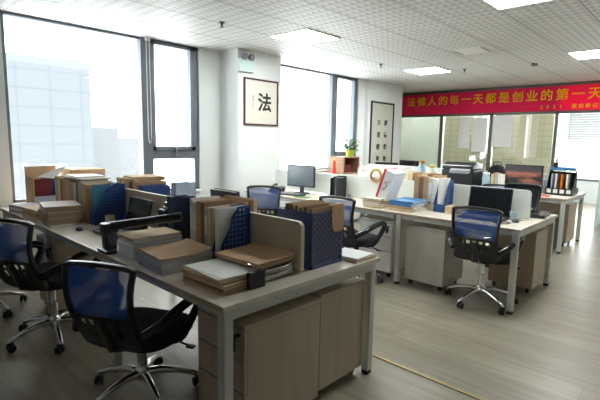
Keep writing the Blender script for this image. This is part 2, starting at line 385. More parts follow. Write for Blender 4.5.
# blinds behind the glass
for i, (a, b, mt, lb) in enumerate(((4.92, 6.17, 'blind_w', 'plain off-white roller blind behind the left partition pane'), (3.76, 4.80, 'blind', 'beige woven blind behind the partition pane left of the middle post'), (2.48, 3.64, 'blind', 'beige woven blind behind the partition pane next to the doorway'))):
    t = thing('roller_blind', lb, 'blind', (XP + .05, (a + b) / 2, 0), 0, 'blinds behind the glass partition')
    hw = (b - a) / 2
    MB().box(0, .006, -hw, hw, .1, 2.08).build('blind_sheet', M[mt], t)
    MB().box(-.005, .015, -hw, hw, .085, .105).build('bottom_bar', M['trim'], t)
for (a, b, z0, z1, lb) in ((4.15, 4.42, 1.35, 2.05, 'tall pale notice pinned on the partition, left of the middle post'), (3.79, 4.10, 1.28, 2.03, 'pale notice on the partition touching the middle post'), (3.25, 3.66, 1.40, 2.07, 'wide white notice on the partition right of the middle post'), (2.98, 3.10, 1.12, 2.07, 'narrow pale strip of paper on the partition near the doorway'), (2.74, 2.88, 1.2, 2.07, 'narrow pale strip on the partition closest to the doorway')):
    o = MB().box(XP - .009, XP - .006, a, b, z0, z1).build('paper_notice', M['cream'] if b < 3.2 else M['paper'])
    tag(o, lb, 'notice', 'notices on the glass partition')

# room behind the partition
struct(MB().box(13.1, 13.2, -2.8, -2.0, 0, H).box(13.1, 13.2, 2.9, 6.35, 0, H).box(13.1, 13.2, -2.0, 2.9, 0, .6).build('wall_office', M['wall']))
fo = MB().box(13.08, 13.16, 2.86, 2.93, .6, H).box(13.08, 13.16, 1.9, 1.96, .6, H).box(13.08, 13.16, .3, .36, .6, H).box(13.08, 13.16, -2.0, -1.94, .6, H).box(13.08, 13.16, -2.0, 2.9, .57, .63).build('window_3', M['alu']); struct(fo)  # seen at its left end only; widened out of view to backlight the banner
MB().box(13.12, 13.13, -2.0, 2.9, .6, H).build('window_pane', M['glass'], fo)
bl = thing('slatted_blind', 'white slatted blind half lowered over the window of the far office', 'blind', (13.0, 2.5, 0))
s = MB()
for k in range(17): s.box(-.01, .012, -.62, .42, 1.60 + k * .06, 1.657 + k * .06)
s.build('slats', mat('grey_white_slats', (.50, .53, .55), .6), bl)
MB().box(-.02, .02, -.43, .43, 2.62, 2.67).build('head_rail', M['trim'], bl)
struct(MB().box(11.2, 11.45, 2.52, 6.3, 0, H).build('wall_inner', M['wall']))
gd = thing('glass_door', 'pale frosted glass door standing open at the far end of the room', 'door', (9.97, 1.52, 0), math.radians(184))
MB().box(0, .88, -.006, .006, .01, 2.07).build('glass_leaf', M['frosted'], gd)
MB().tube([(.8, .03, .9), (.8, .045, .92), (.8, .045, 1.2), (.8, .03, 1.22)], .012, 8).build('handle', M['chrome'], gd, smooth=True)
o = MB(); o.lathe([(.001, 0), (.09, 0), (.09, .002), (.001, .002)], n=20, Mx=Matrix.Translation((.5, -.008, 1.45)) @ Matrix.Rotation(PI / 2, 4, 'X')); o.box(.46, .54, -.009, -.007, 1.25, 1.34); o.build('sticker', M['paper'], gd)

# ceiling lamps
LP = [(3.98, 1.3), (3.98, 3.72), (7.08, 3.75), (7.1, 1.3), (7.08, -1.1), (10.62, 5.6), (10.62, 4.2), (10.62, 2.9), (10.9, 1.4)]  # those beyond the partition are unseen, added to brighten blinds and banner
LBL = ['square ceiling panel light cut by the top edge of the photo', 'square ceiling panel light nearest the framed character on the pillar', 'square ceiling panel light above the left end of the red banner', 'square ceiling panel light at the right edge of the photo', 'square ceiling panel light out of view over the aisle, right of the farthest row', 'unseen ceiling panel light added to brighten the leftmost partition blind', 'unseen ceiling panel light added to brighten the blinds at the middle post', 'unseen ceiling panel light added to brighten the blind next to the doorway', 'unseen ceiling panel light added to light the banner from behind']
for (x, y), lb in zip(LP, LBL):
    t = thing('ceiling_light', lb, 'ceiling light', (x, y, H), 0, 'square ceiling panel lights')
    MB().box(-.285, .285, -.285, .285, -.012, -.004).build('diffuser', M['lamp'], t)
    MB().box(-.3, .3, -.3, -.285, -.014, 0).box(-.3, .3, .285, .3, -.014, 0).box(-.3, -.285, -.285, .285, -.014, 0).box(.285, .3, -.285, .285, -.014, 0).build('frame', M['trim'], t)
# sprinklers, sensor, vent, emergency light
for (x, y), lb in (((2.94, 3.96), 'small black ceiling sprinkler in front of the large window'), ((6.08, 4.03), 'small black ceiling sprinkler above the scroll on the pier'), ((7.3, 3.2), 'small black ceiling sprinkler near the banner')):
    t = thing('sprinkler', lb, 'sprinkler', (x, y, H), 0, 'ceiling sprinklers')
    MB().lathe([(.035, 0), (.035, -.006), (.015, -.01), (.013, -.03)], n=14).build('escutcheon', M['black'], t, smooth=True)
    MB().lathe([(.008, -.028), (.008, -.045), (.024, -.048), (.024, -.052), (.002, -.053)], n=14).build('deflector', M['black'], t, smooth=True)
t = thing('ceiling_sensor', 'small grey ceiling sensor in front of the banner', 'sensor', (7.45, 2.18, H))
MB().lathe([(.05, 0), (.05, -.015), (.035, -.04), (.01, -.045)], n=20).build('housing', M['grey_plastic'], t, smooth=True)
MB().cbox((-.05, .0, -.01), (.05, .03, .02)).build('mounting_clip', M['black'], t)
t = thing('ceiling_vent', 'flat ceiling air vent with two dark slots', 'vent', (5.95, 2.53, H))
MB().box(-.2, .2, -.2, .2, -.006, 0).build('vent_plate', M['trim'], t)
MB().box(-.16, .16, .175, .195, -.009, -.004).box(-.16, .16, -.195, -.175, -.009, -.004).build('slot', M['grey_plastic'], t)

t = thing('emergency_light', 'white twin-headed emergency light above the framed character', 'emergency light', (4.0, 4.872, 2.46))
MB().box(-.125, .125, -.06, 0, -.085, .085).build('body', M['exit_green'], t, bevel=.008)
MB().box(-.10, .10, -.064, -.058, -.055, .055).build('front_panel', mat('pale_aqua_panel', (.60, .76, .78), .35), t)
for sx in (-.06, .065):
    MB().lathe([(.02, .0), (.042, -.015), (.046, -.06), (.038, -.068)], n=18, Mx=Matrix.Translation((sx, -.03, .125)) @ Matrix.Rotation(math.radians(-75), 4, 'X')).build('lamp_head', M['grey_plastic'], t, smooth=True)
    MB().cbox((sx, -.03, .095), (.02, .02, .03)).build('bracket', M['black'], t)

# framed character on the pillar
t = thing('framed_calligraphy', 'dark red framed calligraphy of one large black character on the pillar', 'picture', (4.30, 4.87, 1.985))
fw, fh = .325, .325
f = MB(); q = .022
f.box(-fw, fw, -.025, 0, fh - q, fh).box(-fw, fw, -.025, 0, -fh, -fh + q).box(-fw, -fw + q, -.025, 0, -fh + q, fh - q).box(fw - q, fw, -.025, 0, -fh + q, fh - q)
f.build('frame', M['frame_red'], t, bevel=.003)
MB().box(-fw + q, fw - q, -.012, -.002, -fh + q, fh - q).build('mount', M['mount'], t)
RX = Matrix.Rotation(PI / 2, 4, 'X')
text_obj('character', '\u6cd5', .27, M['ink'], t, Matrix.Translation((.065, -.0135, -.015)) @ RX, offset=.0078)
for k, ch in enumerate('\u8b39\u5949\u516c\u6b63'):
    text_obj('inscription', ch, .04, M['ink_grey'], t, Matrix.Translation((-.155, -.0135, .07 - k * .05)) @ RX)

# tall scroll on the pier
t = thing('framed_scroll', 'tall black framed scroll with two columns of small characters on the pier', 'picture', (7.97, 5.2, 1.53))
fw, fh = .43, .75; f = MB(); q = .035
f.box(-fw, fw, -.025, 0, fh - q, fh).box(-fw, fw, -.025, 0, -fh, -fh + q).box(-fw, -fw + q, -.025, 0, -fh + q, fh - q).box(fw - q, fw, -.025, 0, -fh + q, fh - q)
f.build('frame', M['frame_black'], t, bevel=.003)
MB().box(-fw + q, fw - q, -.012, -.002, -fh + q, fh - q).build('scroll_sheet', M['scroll'], t)
for cx, st in ((.13, '\u539a\u5fb7\u8f7d\u7269'), (-.13, '\u5929\u9053\u916c\u52e4')):
    for k, ch in enumerate(st):
        text_obj('character', ch, .125, M['ink'], t, Matrix.Translation((cx, -.0135, .32 - k * .25)) @ RX, offset=.003)

# red banner across the partition
t = thing('red_banner', 'long red banner with yellow lettering across the top of the partition', 'banner', (XP - .06, 3.0, 2.375))
b = MB(); N = 60; ya, yb = 3.05, -2.6
vs = []
for i in range(N + 1):
    yy = ya + (yb - ya) * i / N; dx = .006 * math.sin(i * 1.1) + .004 * math.sin(i * .37)
    vs.append([b.bm.verts.new((dx + ox, yy, z)) for ox, z in ((0, -.24), (0, .24), (.003, .24), (.003, -.24))])
for A, B in zip(vs, vs[1:]):
    for k in range(4): b.bm.faces.new((A[k], A[(k + 1) % 4], B[(k + 1) % 4], B[k]))
b.bm.faces.new(vs[0]); b.bm.faces.new(vs[-1][::-1])
b.build('banner_cloth', M['banner'], t)
RB = Matrix(((0, 0, -1, 0), (-1, 0, 0, 0), (0, 1, 0, 0), (0, 0, 0, 1)))   # text x -> -Y, text y -> Z, faces -X
LINE = '\u6cd5\u5f8b\u4eba\u7684\u6bcf\u4e00\u5929\u90fd\u662f\u521b\u4e1a\u7684\u7b2c\u4e00\u5929'
y0, y1 = 5.64, 1.80
for k, ch in enumerate(LINE):
    yy = y0 + (y1 - y0) * k / 14
    text_obj('banner_character', ch, .235, M['banner_text'], t, Matrix.Translation((-.022, yy - 3.0, .055)) @ RB, offset=(0 if ch == '\u6bcf' else .0032), extrude=.0008)
for k, ch in enumerate('2021 \u91cd\u542f\u65b0\u5f81\u7a0b\u5e74\u4f1a'):
    if ch == ' ': continue
    text_obj('banner_date', ch, .095, M['banner_text'], t, Matrix.Translation((-.022, 2.70 - k * .115 - 3.0, -.165)) @ RB, offset=.001, extrude=.0008)

# ------------------------------------------------------------------ outside
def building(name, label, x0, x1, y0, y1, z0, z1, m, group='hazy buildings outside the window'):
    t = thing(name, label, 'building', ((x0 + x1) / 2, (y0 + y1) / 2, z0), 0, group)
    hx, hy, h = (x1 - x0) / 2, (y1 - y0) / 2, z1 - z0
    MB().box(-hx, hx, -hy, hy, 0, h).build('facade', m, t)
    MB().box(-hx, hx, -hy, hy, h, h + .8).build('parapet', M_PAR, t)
M_PAR = mat('hazy_parapet', (.08, .087, .093), .9)  # aerial haze is painted into the parapet and facade tones
building('office_building', 'glass office block hazed pale blue with a grid facade outside the large window', -12, 23.6, 60, 85, -32, 10.0, facade_mat('hazy_glass_facade', (.084, .089, .094), (.068, .078, .085), 3.6, 2.2))
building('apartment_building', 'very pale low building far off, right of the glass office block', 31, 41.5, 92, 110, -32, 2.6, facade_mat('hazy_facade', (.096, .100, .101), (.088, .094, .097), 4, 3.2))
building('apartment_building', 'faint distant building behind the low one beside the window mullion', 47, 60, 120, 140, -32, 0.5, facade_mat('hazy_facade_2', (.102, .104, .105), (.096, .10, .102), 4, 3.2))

# ------------------------------------------------------------------ desks
def desk(x0, x1, y0, y1, label, group, near=True, far=True, screen='screen_panel', sy=(0.1, .0), cab=True):
    """bench desk module for two people; near/far: legs at its y0 / y1 end"""
    t = thing('office_desk', label, 'desk', ((x0 + x1) / 2, (y0 + y1) / 2, 0), 0, group)
    hx, hy = (x1 - x0) / 2, (y1 - y0) / 2 - .001
    MB().box(-hx, hx, -hy, hy, .725, .75).build('tabletop', M['desk'], t, bevel=.002)
    for ex in (-hx - .0015, hx): MB().box(ex, ex + .0015, -hy, hy, .726, .7495).build('edge_band', M['edge'], t)
    f = MB(); f.box(-hx + .03, -hx + .06, -hy + .02, hy - .02, .685, .725); f.box(hx - .06, hx - .03, -hy + .02, hy - .02, .685, .725)
    if near: f.box(-hx + .06, hx - .06, -hy + .015, -hy + .055, .675, .725)
    if far: f.box(-hx + .06, hx - .06, hy - .055, hy - .015, .675, .725)
    f.build('frame', M['steel_white'], t)
    for e, on in ((-1, near), (1, far)):
        if not on: continue
        for sx in (-1, 1):
            cx, cy = sx * (hx - .04), e * (hy - .04)
            lg = MB().box(cx - .025, cx + .025, cy - .025, cy + .025, .025, .725).build('leg', M['steel_white'], t, bevel=.004)
            MB().box(cx - .022, cx + .022, cy - .022, cy + .022, 0, .03).build('foot', M['rubber'], lg)
    # low screen along the middle
    a, b_, r = -hy + sy[0], hy - sy[1], .035
    pts = [(a, .765), (b_, .765)] + [(b_, 1.03)]
    for k in range(6): an = PI / 2 + PI / 2 * k / 5; pts.append((a + r + r * math.cos(an), 1.03 - r + r * math.sin(an)))
    MB().prism(pts, 0, -.0125, .0125).build('desk_screen', M[screen], t, bevel=.002)
    MB().box(-.02, .02, a + .12, a + .18, .75, .80).box(-.02, .02, b_ - .2, b_ - .14, .75, .80).build('screen_clamp', M['silver'], t)
    return t
R1, R2, R3 = (1.07, 2.25), (3.87, 5.05), (6.62, 7.80)
g = 'bench desks in rows'
desk(*R1, 1.44, 2.64, 'pale wood bench desk in the foreground with its bare corner towards the camera', g)
desk(*R1, 2.64, 3.84, 'pale wood bench desk in the nearest row carrying the laptop and the black folding lamp', g, near=False, far=True, sy=(.02, .02))
desk(*R1, 3.84, 5.04, 'pale wood bench desk in the nearest row right under the large window', g, near=False, far=True, sy=(.02, .42))
desk(*R2, 1.13, 2.33, 'white-legged bench desk with the open black laptop, at the aisle end of the middle row', g, screen='screen_white')
desk(*R2, 2.33, 3.53, 'white-legged bench desk with the blue books and red-spined box in the middle row', g, near=False, screen='screen_white', sy=(.02, .02))
desk(*R2, 3.53, 4.73, 'white-legged bench desk with the grey monitor, next to the pillar', g, near=False, screen='screen_white', sy=(.02, .02))
desk(*R3, 1.40, 2.60, 'bench desk farthest right, with the black desk organizer on its end', g, screen='screen_white', sy=(.5, .02))
desk(*R3, 2.60, 3.80, 'bench desk in the farthest row carrying the black printer', g, near=False, screen='screen_white', sy=(.02, .02))
desk(*R3, 3.80, 5.00, 'bench desk in the farthest row in front of the tall scroll', g, near=False, screen='screen_white', sy=(.02, .02))

def pedestal(x0, x1, y0, y1, label, face, m='cab', h=.62):
    """face = -1: drawers look to -X, +1: to +X"""
    t = thing('drawer_pedestal', label, 'cabinet', ((x0 + x1) / 2, (y0 + y1) / 2, 0), 0, 'drawer pedestals under the desks')
    hx, hy = (x1 - x0) / 2, (y1 - y0) / 2
    a, b = (-hx + .02, hx) if face < 0 else (-hx, hx - .02)
    MB().box(a, b, -hy, hy, .06, h - .02).build('body', M[m], t, bevel=.002)
    MB().box(-hx, hx, -hy - .003, hy + .003, h - .018, h).build('top_panel', M[m], t, bevel=.002)
    fx0, fx1 = (-hx, -hx + .018) if face < 0 else (hx - .018, hx)
    zs = [(.065, .285), (.293, .445), (.453, h - .022)]
    for k, (z0, z1) in enumerate(zs):
        d = MB().box(fx0, fx1, -hy, hy, z0, z1).build('drawer', M[m], t, bevel=.0015)
        hxp = fx0 - .006 if face < 0 else fx1 + .006
        MB().box(min(hxp, fx0 + .009) + .003, max(hxp, fx0 + .009) - .003, -hy + .004, hy - .004, z1, z1 + .007).build('gap_shade', M['grey_plastic'], d)  # dark strip standing in for the shade in the drawer gap
        if k == 2:
            lx = fx0 if face < 0 else fx1
            MB().lathe([(.009, 0), (.009, .014), (.006, .016)], n=12, Mx=Matrix.Translation((lx, -hy + .04, z1 - .03)) @ Matrix.Rotation(PI / 2 * face, 4, 'Y')).cbox((lx + face * .024, -hy + .04, z1 - .03), (.026, .022, .008)).cbox((lx + face * .032, -hy + .04, z1 - .06), (.010, .03, .06)).cbox((lx + face * .02, -hy + .055, z1 - .085), (.008, .02, .04)).build('lock_with_key', M['black'], d)
    for cx in (-hx + .05, hx - .05):
        for cy in (-hy + .05, hy - .05):
            MB().lathe([(.028, -.012), (.03, -.008), (.03, .008), (.028, .012)], n=14, Mx=Matrix.Translation((cx, cy, .03)) @ Matrix.Rotation(PI / 2, 4, 'X')).box(cx - .014, cx + .014, cy - .018, cy + .018, .045, .062).build('castor', M['black'], t, smooth=True)
    return t
pedestal(1.20, 1.72, 1.46, 1.83, 'pale wood drawer pedestal with a key in its lock, under the foreground desk corner', -1)
pedestal(1.76, 2.17, 1.49, 1.93, 'pale wood pedestal shown from its plain side, under the far corner of the foreground desk', 1)
pedestal(1.12, 1.60, 3.72, 4.12, 'pale wood drawer pedestal below the folders near the large window', -1)
pedestal(4.55, 5.00, 1.18, 1.60, 'wooden drawer pedestal at the aisle end of the middle row, right of the chair', 1)
pedestal(3.97, 4.43, 1.82, 2.24, 'whitish drawer pedestal just left of the blue chair in the middle row', 1, 'cab_w')
pedestal(3.99, 4.45, 2.42, 2.84, 'whitish three-drawer pedestal left of the middle leg of the middle row', -1, 'cab_w')
pedestal(7.12, 7.58, 1.46, 1.86, 'wooden drawer pedestal under the farthest right desk', 1)

# ------------------------------------------------------------------ chairs
def curve_pt(y, z):
    """back surface x for a chair facing +X"""
    return -.235 - .16 * (z - .5) + .32 * y * y - .06 * math.sin((z - .5) / .45 * PI)
def half_w(z):
    k = (z - .45) / .45
    return .172 + .026 * max(0, k) ** 2
def make_chair(label, loc, rz, group):
    t = thing('office_chair', label, 'chair', loc, math.radians(rz), group)
    # five-star base
    b = MB()
    for k in range(5):
        a = 2 * PI * k / 5 + .3; c, s_ = math.cos(a), math.sin(a)
        b.tube([(.02 * c, .02 * s_, .125), (.10 * c, .10 * s_, .128), (.20 * c, .20 * s_, .108), (.29 * c, .29 * s_, .075), (.305 * c, .305 * s_, .066)], [.026, .022, .018, .015, .012], 10, up=(0, 0, 1))
    b.lathe([(.035, .09), (.042, .10), (.042, .15), (.034, .165)], n=20)
    base = b.build('base', M['chrome'], t, smooth=True)
    for k in range(5):
        a = 2 * PI * k / 5 + .3; px, py = .30 * math.cos(a), .30 * math.sin(a); th = a + 1.0 + k
        Mx = Matrix.Translation((px, py, 0)) @ Matrix.Rotation(th, 4, 'Z')
        cs = MB()
        for sy in (-.016, .016): cs.lathe([(.022, -.009), (.027, -.006), (.027, .006), (.022, .009)], n=14, Mx=Mx @ Matrix.Translation((.012, sy, .027)) @ Matrix.Rotation(PI / 2, 4, 'X'))
        cs.tube([Mx @ Vector((.012, -.024, .027)), Mx @ Vector((.012, .024, .027))], .006, 8); cs.cbox((.006, 0, .05), (.045, .012, .02), Mx); cs.tube([Mx @ Vector((0, 0, .05)), Mx @ Vector((0, 0, .075))], .007, 8)
        cs.build('castor', M['black'], base, smooth=True)
    MB().lathe([(.028, .15), (.028, .27), (.0281, .272), (.018, .274), (.018, .40)], n=18).build('gas_column', M['chrome'], t, smooth=True)
    MB().cbox((0, 0, .405), (.20, .16, .035)).cbox((.02, 0, .42), (.3, .05, .02)).build('tilt_mechanism', M['black'], t, bevel=.006)
    MB().tube([(.04, -.06, .40), (.05, -.20, .395), (.06, -.26, .375)], .006, 8).cbox((.062, -.275, .368), (.03, .045, .012)).build('lever', M['black'], t)
    # seat: rounded cushion
    s = MB(); n = 28; rings = []
    for zz, sc in ((.425, .90), (.432, .98), (.455, 1.0), (.485, .985), (.500, .93), (.507, .7), (.508, .3)):
        r = []
        for i in range(n):
            a = 2 * PI * i / n; c, q = math.cos(a), math.sin(a); e = .55
            x = math.copysign(abs(c) ** e, c) * .235 * sc + .02; y = math.copysign(abs(q) ** e, q) * .245 * sc
            r.append(s.bm.verts.new((x, y, zz - .018 * max(0, (x - .16)) / .08)))
        rings.append(r)
    for A, B in zip(rings, rings[1:]):
        for i in range(n): s.bm.faces.new((A[i], A[(i + 1) % n], B[(i + 1) % n], B[i]))
    s.bm.faces.new(rings[0][::-1]); s.bm.faces.new(rings[-1])
    s.build('seat', M['black_soft'], t, smooth=True)
    # back frame loop
    def P(y, z): return Vector((curve_pt(y, z), y, z))
    zt, zb = .905, .455; loop = []
    for k in range(13): z = zb + .012 + (zt - .008 - zb - .012) * k / 12; loop.append(P(-half_w(z), z))
    for k in range(1, 12): y = -half_w(zt) + 2 * half_w(zt) * k / 12; loop.append(P(y, zt + .012 * math.cos(y / half_w(zt) * PI / 2) - (0)))
    for k in range(13): z = zt - .008 - (zt - .008 - zb - .012) * k / 12; loop.append(P(half_w(z), z))
    for k in range(1, 12): y = half_w(zb) - 2 * half_w(zb) * k / 12; loop.append(P(y, zb))
    fr = MB(); fr.tube(loop, .014, 8, ry=.02, up=(1, 0, 0), closed=True)
    fb = fr.build('backrest_frame', M['black'], t, smooth=True)
    # mesh
    def sheet(z0, z1, inset, off, thick, nz=10, ny=10, holes=None):
        m_ = MB(); V = {}
        for side, ox in ((0, off), (1, off - thick)):
            for i in range(nz + 1):
                z = z0 + (z1 - z0) * i / nz
                for j in range(ny + 1):
                    w_ = half_w(z) - inset; y = -w_ + 2 * w_ * j / ny
                    V[side, i, j] = m_.bm.verts.new((curve_pt(y, z) + ox, y, z))
        for i in range(nz):
            for j in range(ny):
                if holes and holes(i, j): continue
                m_.bm.faces.new((V[0, i, j], V[0, i + 1, j], V[0, i + 1, j + 1], V[0, i, j + 1]))
                if thick: m_.bm.faces.new((V[1, i, j], V[1, i, j + 1], V[1, i + 1, j + 1], V[1, i + 1, j]))
        if not thick:
            for v in [v for k, v in V.items() if k[0] == 1]: m_.bm.verts.remove(v)
        return m_
    sheet(.645, .897, .006, 0, 0).build('backrest_mesh', M['mesh_blue'], t, smooth=True)
    # slotted lumbar plate behind the mesh
    def holes(i, j): return (i in (3, 4, 5) and 3 <= j <= 16 and j % 3 != 0 and j not in (9, 10)) or (i in (7, 8) and 2 <= j <= 17 and (j + 1) % 3 != 0)
    sheet(.465, .655, .002, -.012, .008, 10, 20, holes).build('lumbar_plate', M['black'], t)
    MB().tube([(-.02, 0, .41), (-.16, 0, .42), (-.235, 0, .45), (curve_pt(0, .52) - .02, 0, .54), (curve_pt(0, .6) - .022, 0, .62)], [.022, .022, .022, .02, .016], 8, ry=.03, up=(0, 1, 0)).build('back_bracket', M['black'], t, smooth=True)
    for sy in (-1, 1):
        y0 = sy * .205
        A = [(curve_pt(.19, .56) - .005, sy * .19, .545), (-.19, sy * .25, .59), (-.06, sy * .275, .63), (.07, sy * .285, .645), (.15, sy * .28, .63), (.17, sy * .272, .595), (.13, sy * .262, .54), (.07, sy * .25, .48), (.02, sy * .235, .435), (-.02, sy * .16, .418)]
        # smooth the path
        pts = []
        for i in range(len(A) - 1):
            p0, p1, p2, p3 = [Vector(A[max(0, min(len(A) - 1, i + d))]) for d in (-1, 0, 1, 2)]
            for k in range(4):
                u = k / 4; pts.append(.5 * ((2 * p1) + (p2 - p0) * u + (2 * p0 - 5 * p1 + 4 * p2 - p3) * u * u + (3 * p1 - p0 - 3 * p2 + p3) * u ** 3))
        pts.append(Vector(A[-1]))
        MB().tube(pts, .027, 12, ry=.024, up=(0, 1, 0)).build('armrest', M['black_gloss'], t, smooth=True)
    return t
CG = 'blue mesh office chairs'
c0 = make_chair('blue mesh office chair in the near left foreground, its back to the camera', (0, 0, 0), 0, CG)
dup(c0, (1.0, 3.37, 0), 26, 'blue mesh office chair cut by the left edge of the photo, second from the camera')
dup(c0, (.74, 4.28, 0), -12, 'office chair half hidden at the left edge under the window, behind the other left chairs')
dup(c0, (4.0, 1.46, 0), 5, 'blue mesh office chair standing clear at the aisle in front of the open laptop')
dup(c0, (3.62, 2.66, 0), 5, 'blue mesh office chair behind the near blue rack, below the white desk screen')
dup(c0, (3.68, 3.98, 0), 33, 'blue mesh office chair beside the pillar in front of the grey monitor')
ce = dup(c0, (5.45, 1.64, 0), 190, 'black chair on the far side of the middle row, behind the white desk screen')
for ch in ce.children:                       # this one is raised
    if ch.name.split('.')[0] not in ('base', 'gas_column'): ch.location.z = .06
    if ch.name.startswith('backrest_mesh'):
        ch.data = ch.data.copy(); ch.data.materials[0] = M['black_soft']
dup(c0, (6.35, 2.12, 0), 8, 'dark chair facing the monitor with the desert picture')

c0.location = (1.11, 2.26, 0); c0.rotation_euler.z = math.radians(27)
for ch in c0.children:                       # this chair is set lower than the others
    if ch.name.split('.')[0] not in ('base', 'gas_column'): ch.location.z = -.075

# ------------------------------------------------------------------ books, folders, binders
def book(name, label, cat, group, loc, rz, W, L, T, cover='kraft', page='pages', stand=False, tilt=0, curl=0.0):
    """lying: W along local X (spine at -X), L along Y, thickness T up.  standing: T along X, W along Y (spine at -Y), L up."""
    t = thing(name, label, cat, loc, math.radians(rz), group)
    c = min(.0025, T * .16)
    if stand:
        Mx = Matrix.Translation((T / 2, -W / 2, 0)) @ Matrix(((0, 0, -1, 0), (1, 0, 0, 0), (0, 1, 0, 0), (0, 0, 0, 1)))
        if tilt: Mx = Matrix.Rotation(math.radians(tilt), 4, 'Y') @ Mx
        Mx = Mx @ Matrix.Translation((0, 0, 0))
    else: Mx = Matrix.Translation((-W / 2, -L / 2, 0)) @ (rot(tilt, 'Y') if tilt else ident())
    b = MB(); b.box(0, W, 0, L, 0, c, Mx); b.box(0, c, 0, L, c, T - c, Mx)
    if curl:
        n = 6
        for i in range(n):
            u0, u1 = i / n, (i + 1) / n; z = lambda u: T - c + curl * max(0, u - .45) ** 2 * 3
            v = [b.bm.verts.new(Mx @ Vector(p)) for p in ((W * u0, 0, z(u0)), (W * u1, 0, z(u1)), (W * u1, L, z(u1)), (W * u0, L, z(u0)), (W * u0, 0, z(u0) + c), (W * u1, 0, z(u1) + c), (W * u1, L, z(u1) + c), (W * u0, L, z(u0) + c))]
            for f in ((0, 3, 2, 1), (4, 5, 6, 7), (0, 1, 5, 4), (1, 2, 6, 5), (2, 3, 7, 6), (3, 0, 4, 7)): b.bm.faces.new([v[k] for k in f])
    else: b.box(0, W, 0, L, T - c, T, Mx)
    b.build('cover', M[cover], t)
    MB().box(c, W - .004, .004, L - .004, c, T - c, Mx).build('pages', M[page], t)
    return t
def pile(items, x, y, z, group, rz0=0):
    """items: (name, label, cat, W, L, T, cover, page, drz, dx, dy, curl)"""
    for it in items:
        nm, lb, ct, W, L, T, cv, pg, dr, dx, dy = it[:11]; cu = it[11] if len(it) > 11 else 0
        book(nm, lb, ct, group, (x + dx, y + dy, z), rz0 + dr, W, L, T, cv, pg, curl=cu); z += T + .0006
    return z
ORD = ['bottommost', 'second from the bottom', 'third from the bottom', 'fourth from the bottom', 'fifth from the bottom', 'sixth from the bottom', 'seventh from the bottom', 'eighth from the bottom']
DK = .7505
rnd = random.uniform
# tall pile of white reports (left of the booklets)
it = []
for k in range(6):
    it.append(('report', ORD[k] + ' thick white report in the tall pile under the black folding lamp' if k < 5 else 'thick report with a kraft cover, topmost of the tall pile under the black folding lamp', 'report', .31, .21, .021, 'paper' if k < 5 else 'kraft_light', 'pages_w', rnd(-3, 3) , rnd(-.006, .006), rnd(-.005, .005)))
zt = pile(it, 1.285, 2.465, DK, 'tall pile of reports on the near desk', 0)
# booklets with kraft covers
it = []
for k in range(6):
    it.append(('booklet', ORD[k] + ' grey booklet in the pile beside the near desk edge' if k < 5 else 'wide tan-covered booklet on top of the booklet pile, its corner curling up', 'booklet', .30, .30, .0145 if k < 5 else .013, 'grey_card' if k < 5 else 'kraft', 'pages_w', rnd(-2, 2), rnd(-.005, .005), rnd(-.006, .006), 0 if k < 5 else .02))
pile(it, 1.265, 2.14, DK, 'booklet pile on the near desk', -4)
# kraft folders with loose white sheet, at the very corner
it = []
cols = ['kraft', 'kraft_dark', 'kraft_light', 'kraft', 'kraft_light', 'cream']
for k in range(6):
    it.append(('case_folder', ORD[k] + ' brown case folder in the pile at the near desk corner' if k < 5 else 'cream case folder, topmost in the pile at the near desk corner', 'folder', .235, .32, (.014, .012, .016, .012, .01, .006)[k], cols[k], 'pages_k' if k < 4 else 'pages', rnd(-4, 4), rnd(-.006, .006), rnd(-.008, .008)))
zt = pile(it, 1.265, 1.715, DK, 'case folders at the near desk corner', 0)
o = MB().box(-.105, .105, -.15, .15, 0, .0012).build('paper_sheet', M['paper']); o.location = (1.265, 1.72, zt + .0005); o.rotation_euler = (0, 0, .05); tag(o, 'loose white sheet on top of the folders at the near desk corner', 'paper')
t = thing('binder_clip', 'large black spring clip gripping the folders at the near desk corner', 'clip', (1.335, 1.538, DK), 0)
MB().prism([(-.012, .0), (.012, .0), (.02, .078), (-.008, .084)], 0, -.045, .05).build('spring', M['black'], t, bevel=.003)
MB().tube([(-.03, .01, .08), (-.035, .05, .10), (-.01, .07, .104), (.015, .05, .10), (.01, .01, .08)], .0022, 6).build('wire_handle', M['chrome'], t, smooth=True)
# black lever files and clip trays under a tan folder
it = []
it.append(('lever_file', 'flat black lever file lying lowest against the near desk screen', 'folder', .235, .32, .028, 'black', 'pages', 2, 0, 0))
it.append(('lever_file', 'black lever file lying in the middle below the large tan folder', 'folder', .235, .32, .03, 'black', 'pages_w', -2, .0, .004))
it.append(('lever_file', 'black lever file lying directly below the large tan folder', 'folder', .23, .31, .028, 'black', 'pages_k', 1, .0, .006))
zt = pile(it, 1.515, 1.735, DK, 'black lever files on the near desk')
for k, (dz, lb) in enumerate(((.030, 'lower shiny metal clip on the edge of the black lever files'), (.058, 'upper shiny metal clip on the edge of the black lever files'))):
    t = thing('metal_clip', lb, 'clip', (1.505, 1.562, DK + dz), 0, 'metal clips on the lever files')
    MB().tube([(-.09, 0, .004), (-.03, -.012, .006), (.04, -.012, .008), (.09, 0, .010)], .005, 8).build('rail', M['chrome'], t, smooth=True)
    MB().tube([(-.10, .004, 0), (-.112, -.014, .004), (-.10, -.022, .014), (-.085, -.010, .010)], .004, 8).build('lever', M['chrome'], t, smooth=True)
it = [('tan_folder', 'large tan folder lying open on top of the black lever files', 'folder', .28, .33, .022, 'kraft', 'pages_k', 3, -.03, 0, .006)]
zt = pile(it, 1.515, 1.715, zt, None)

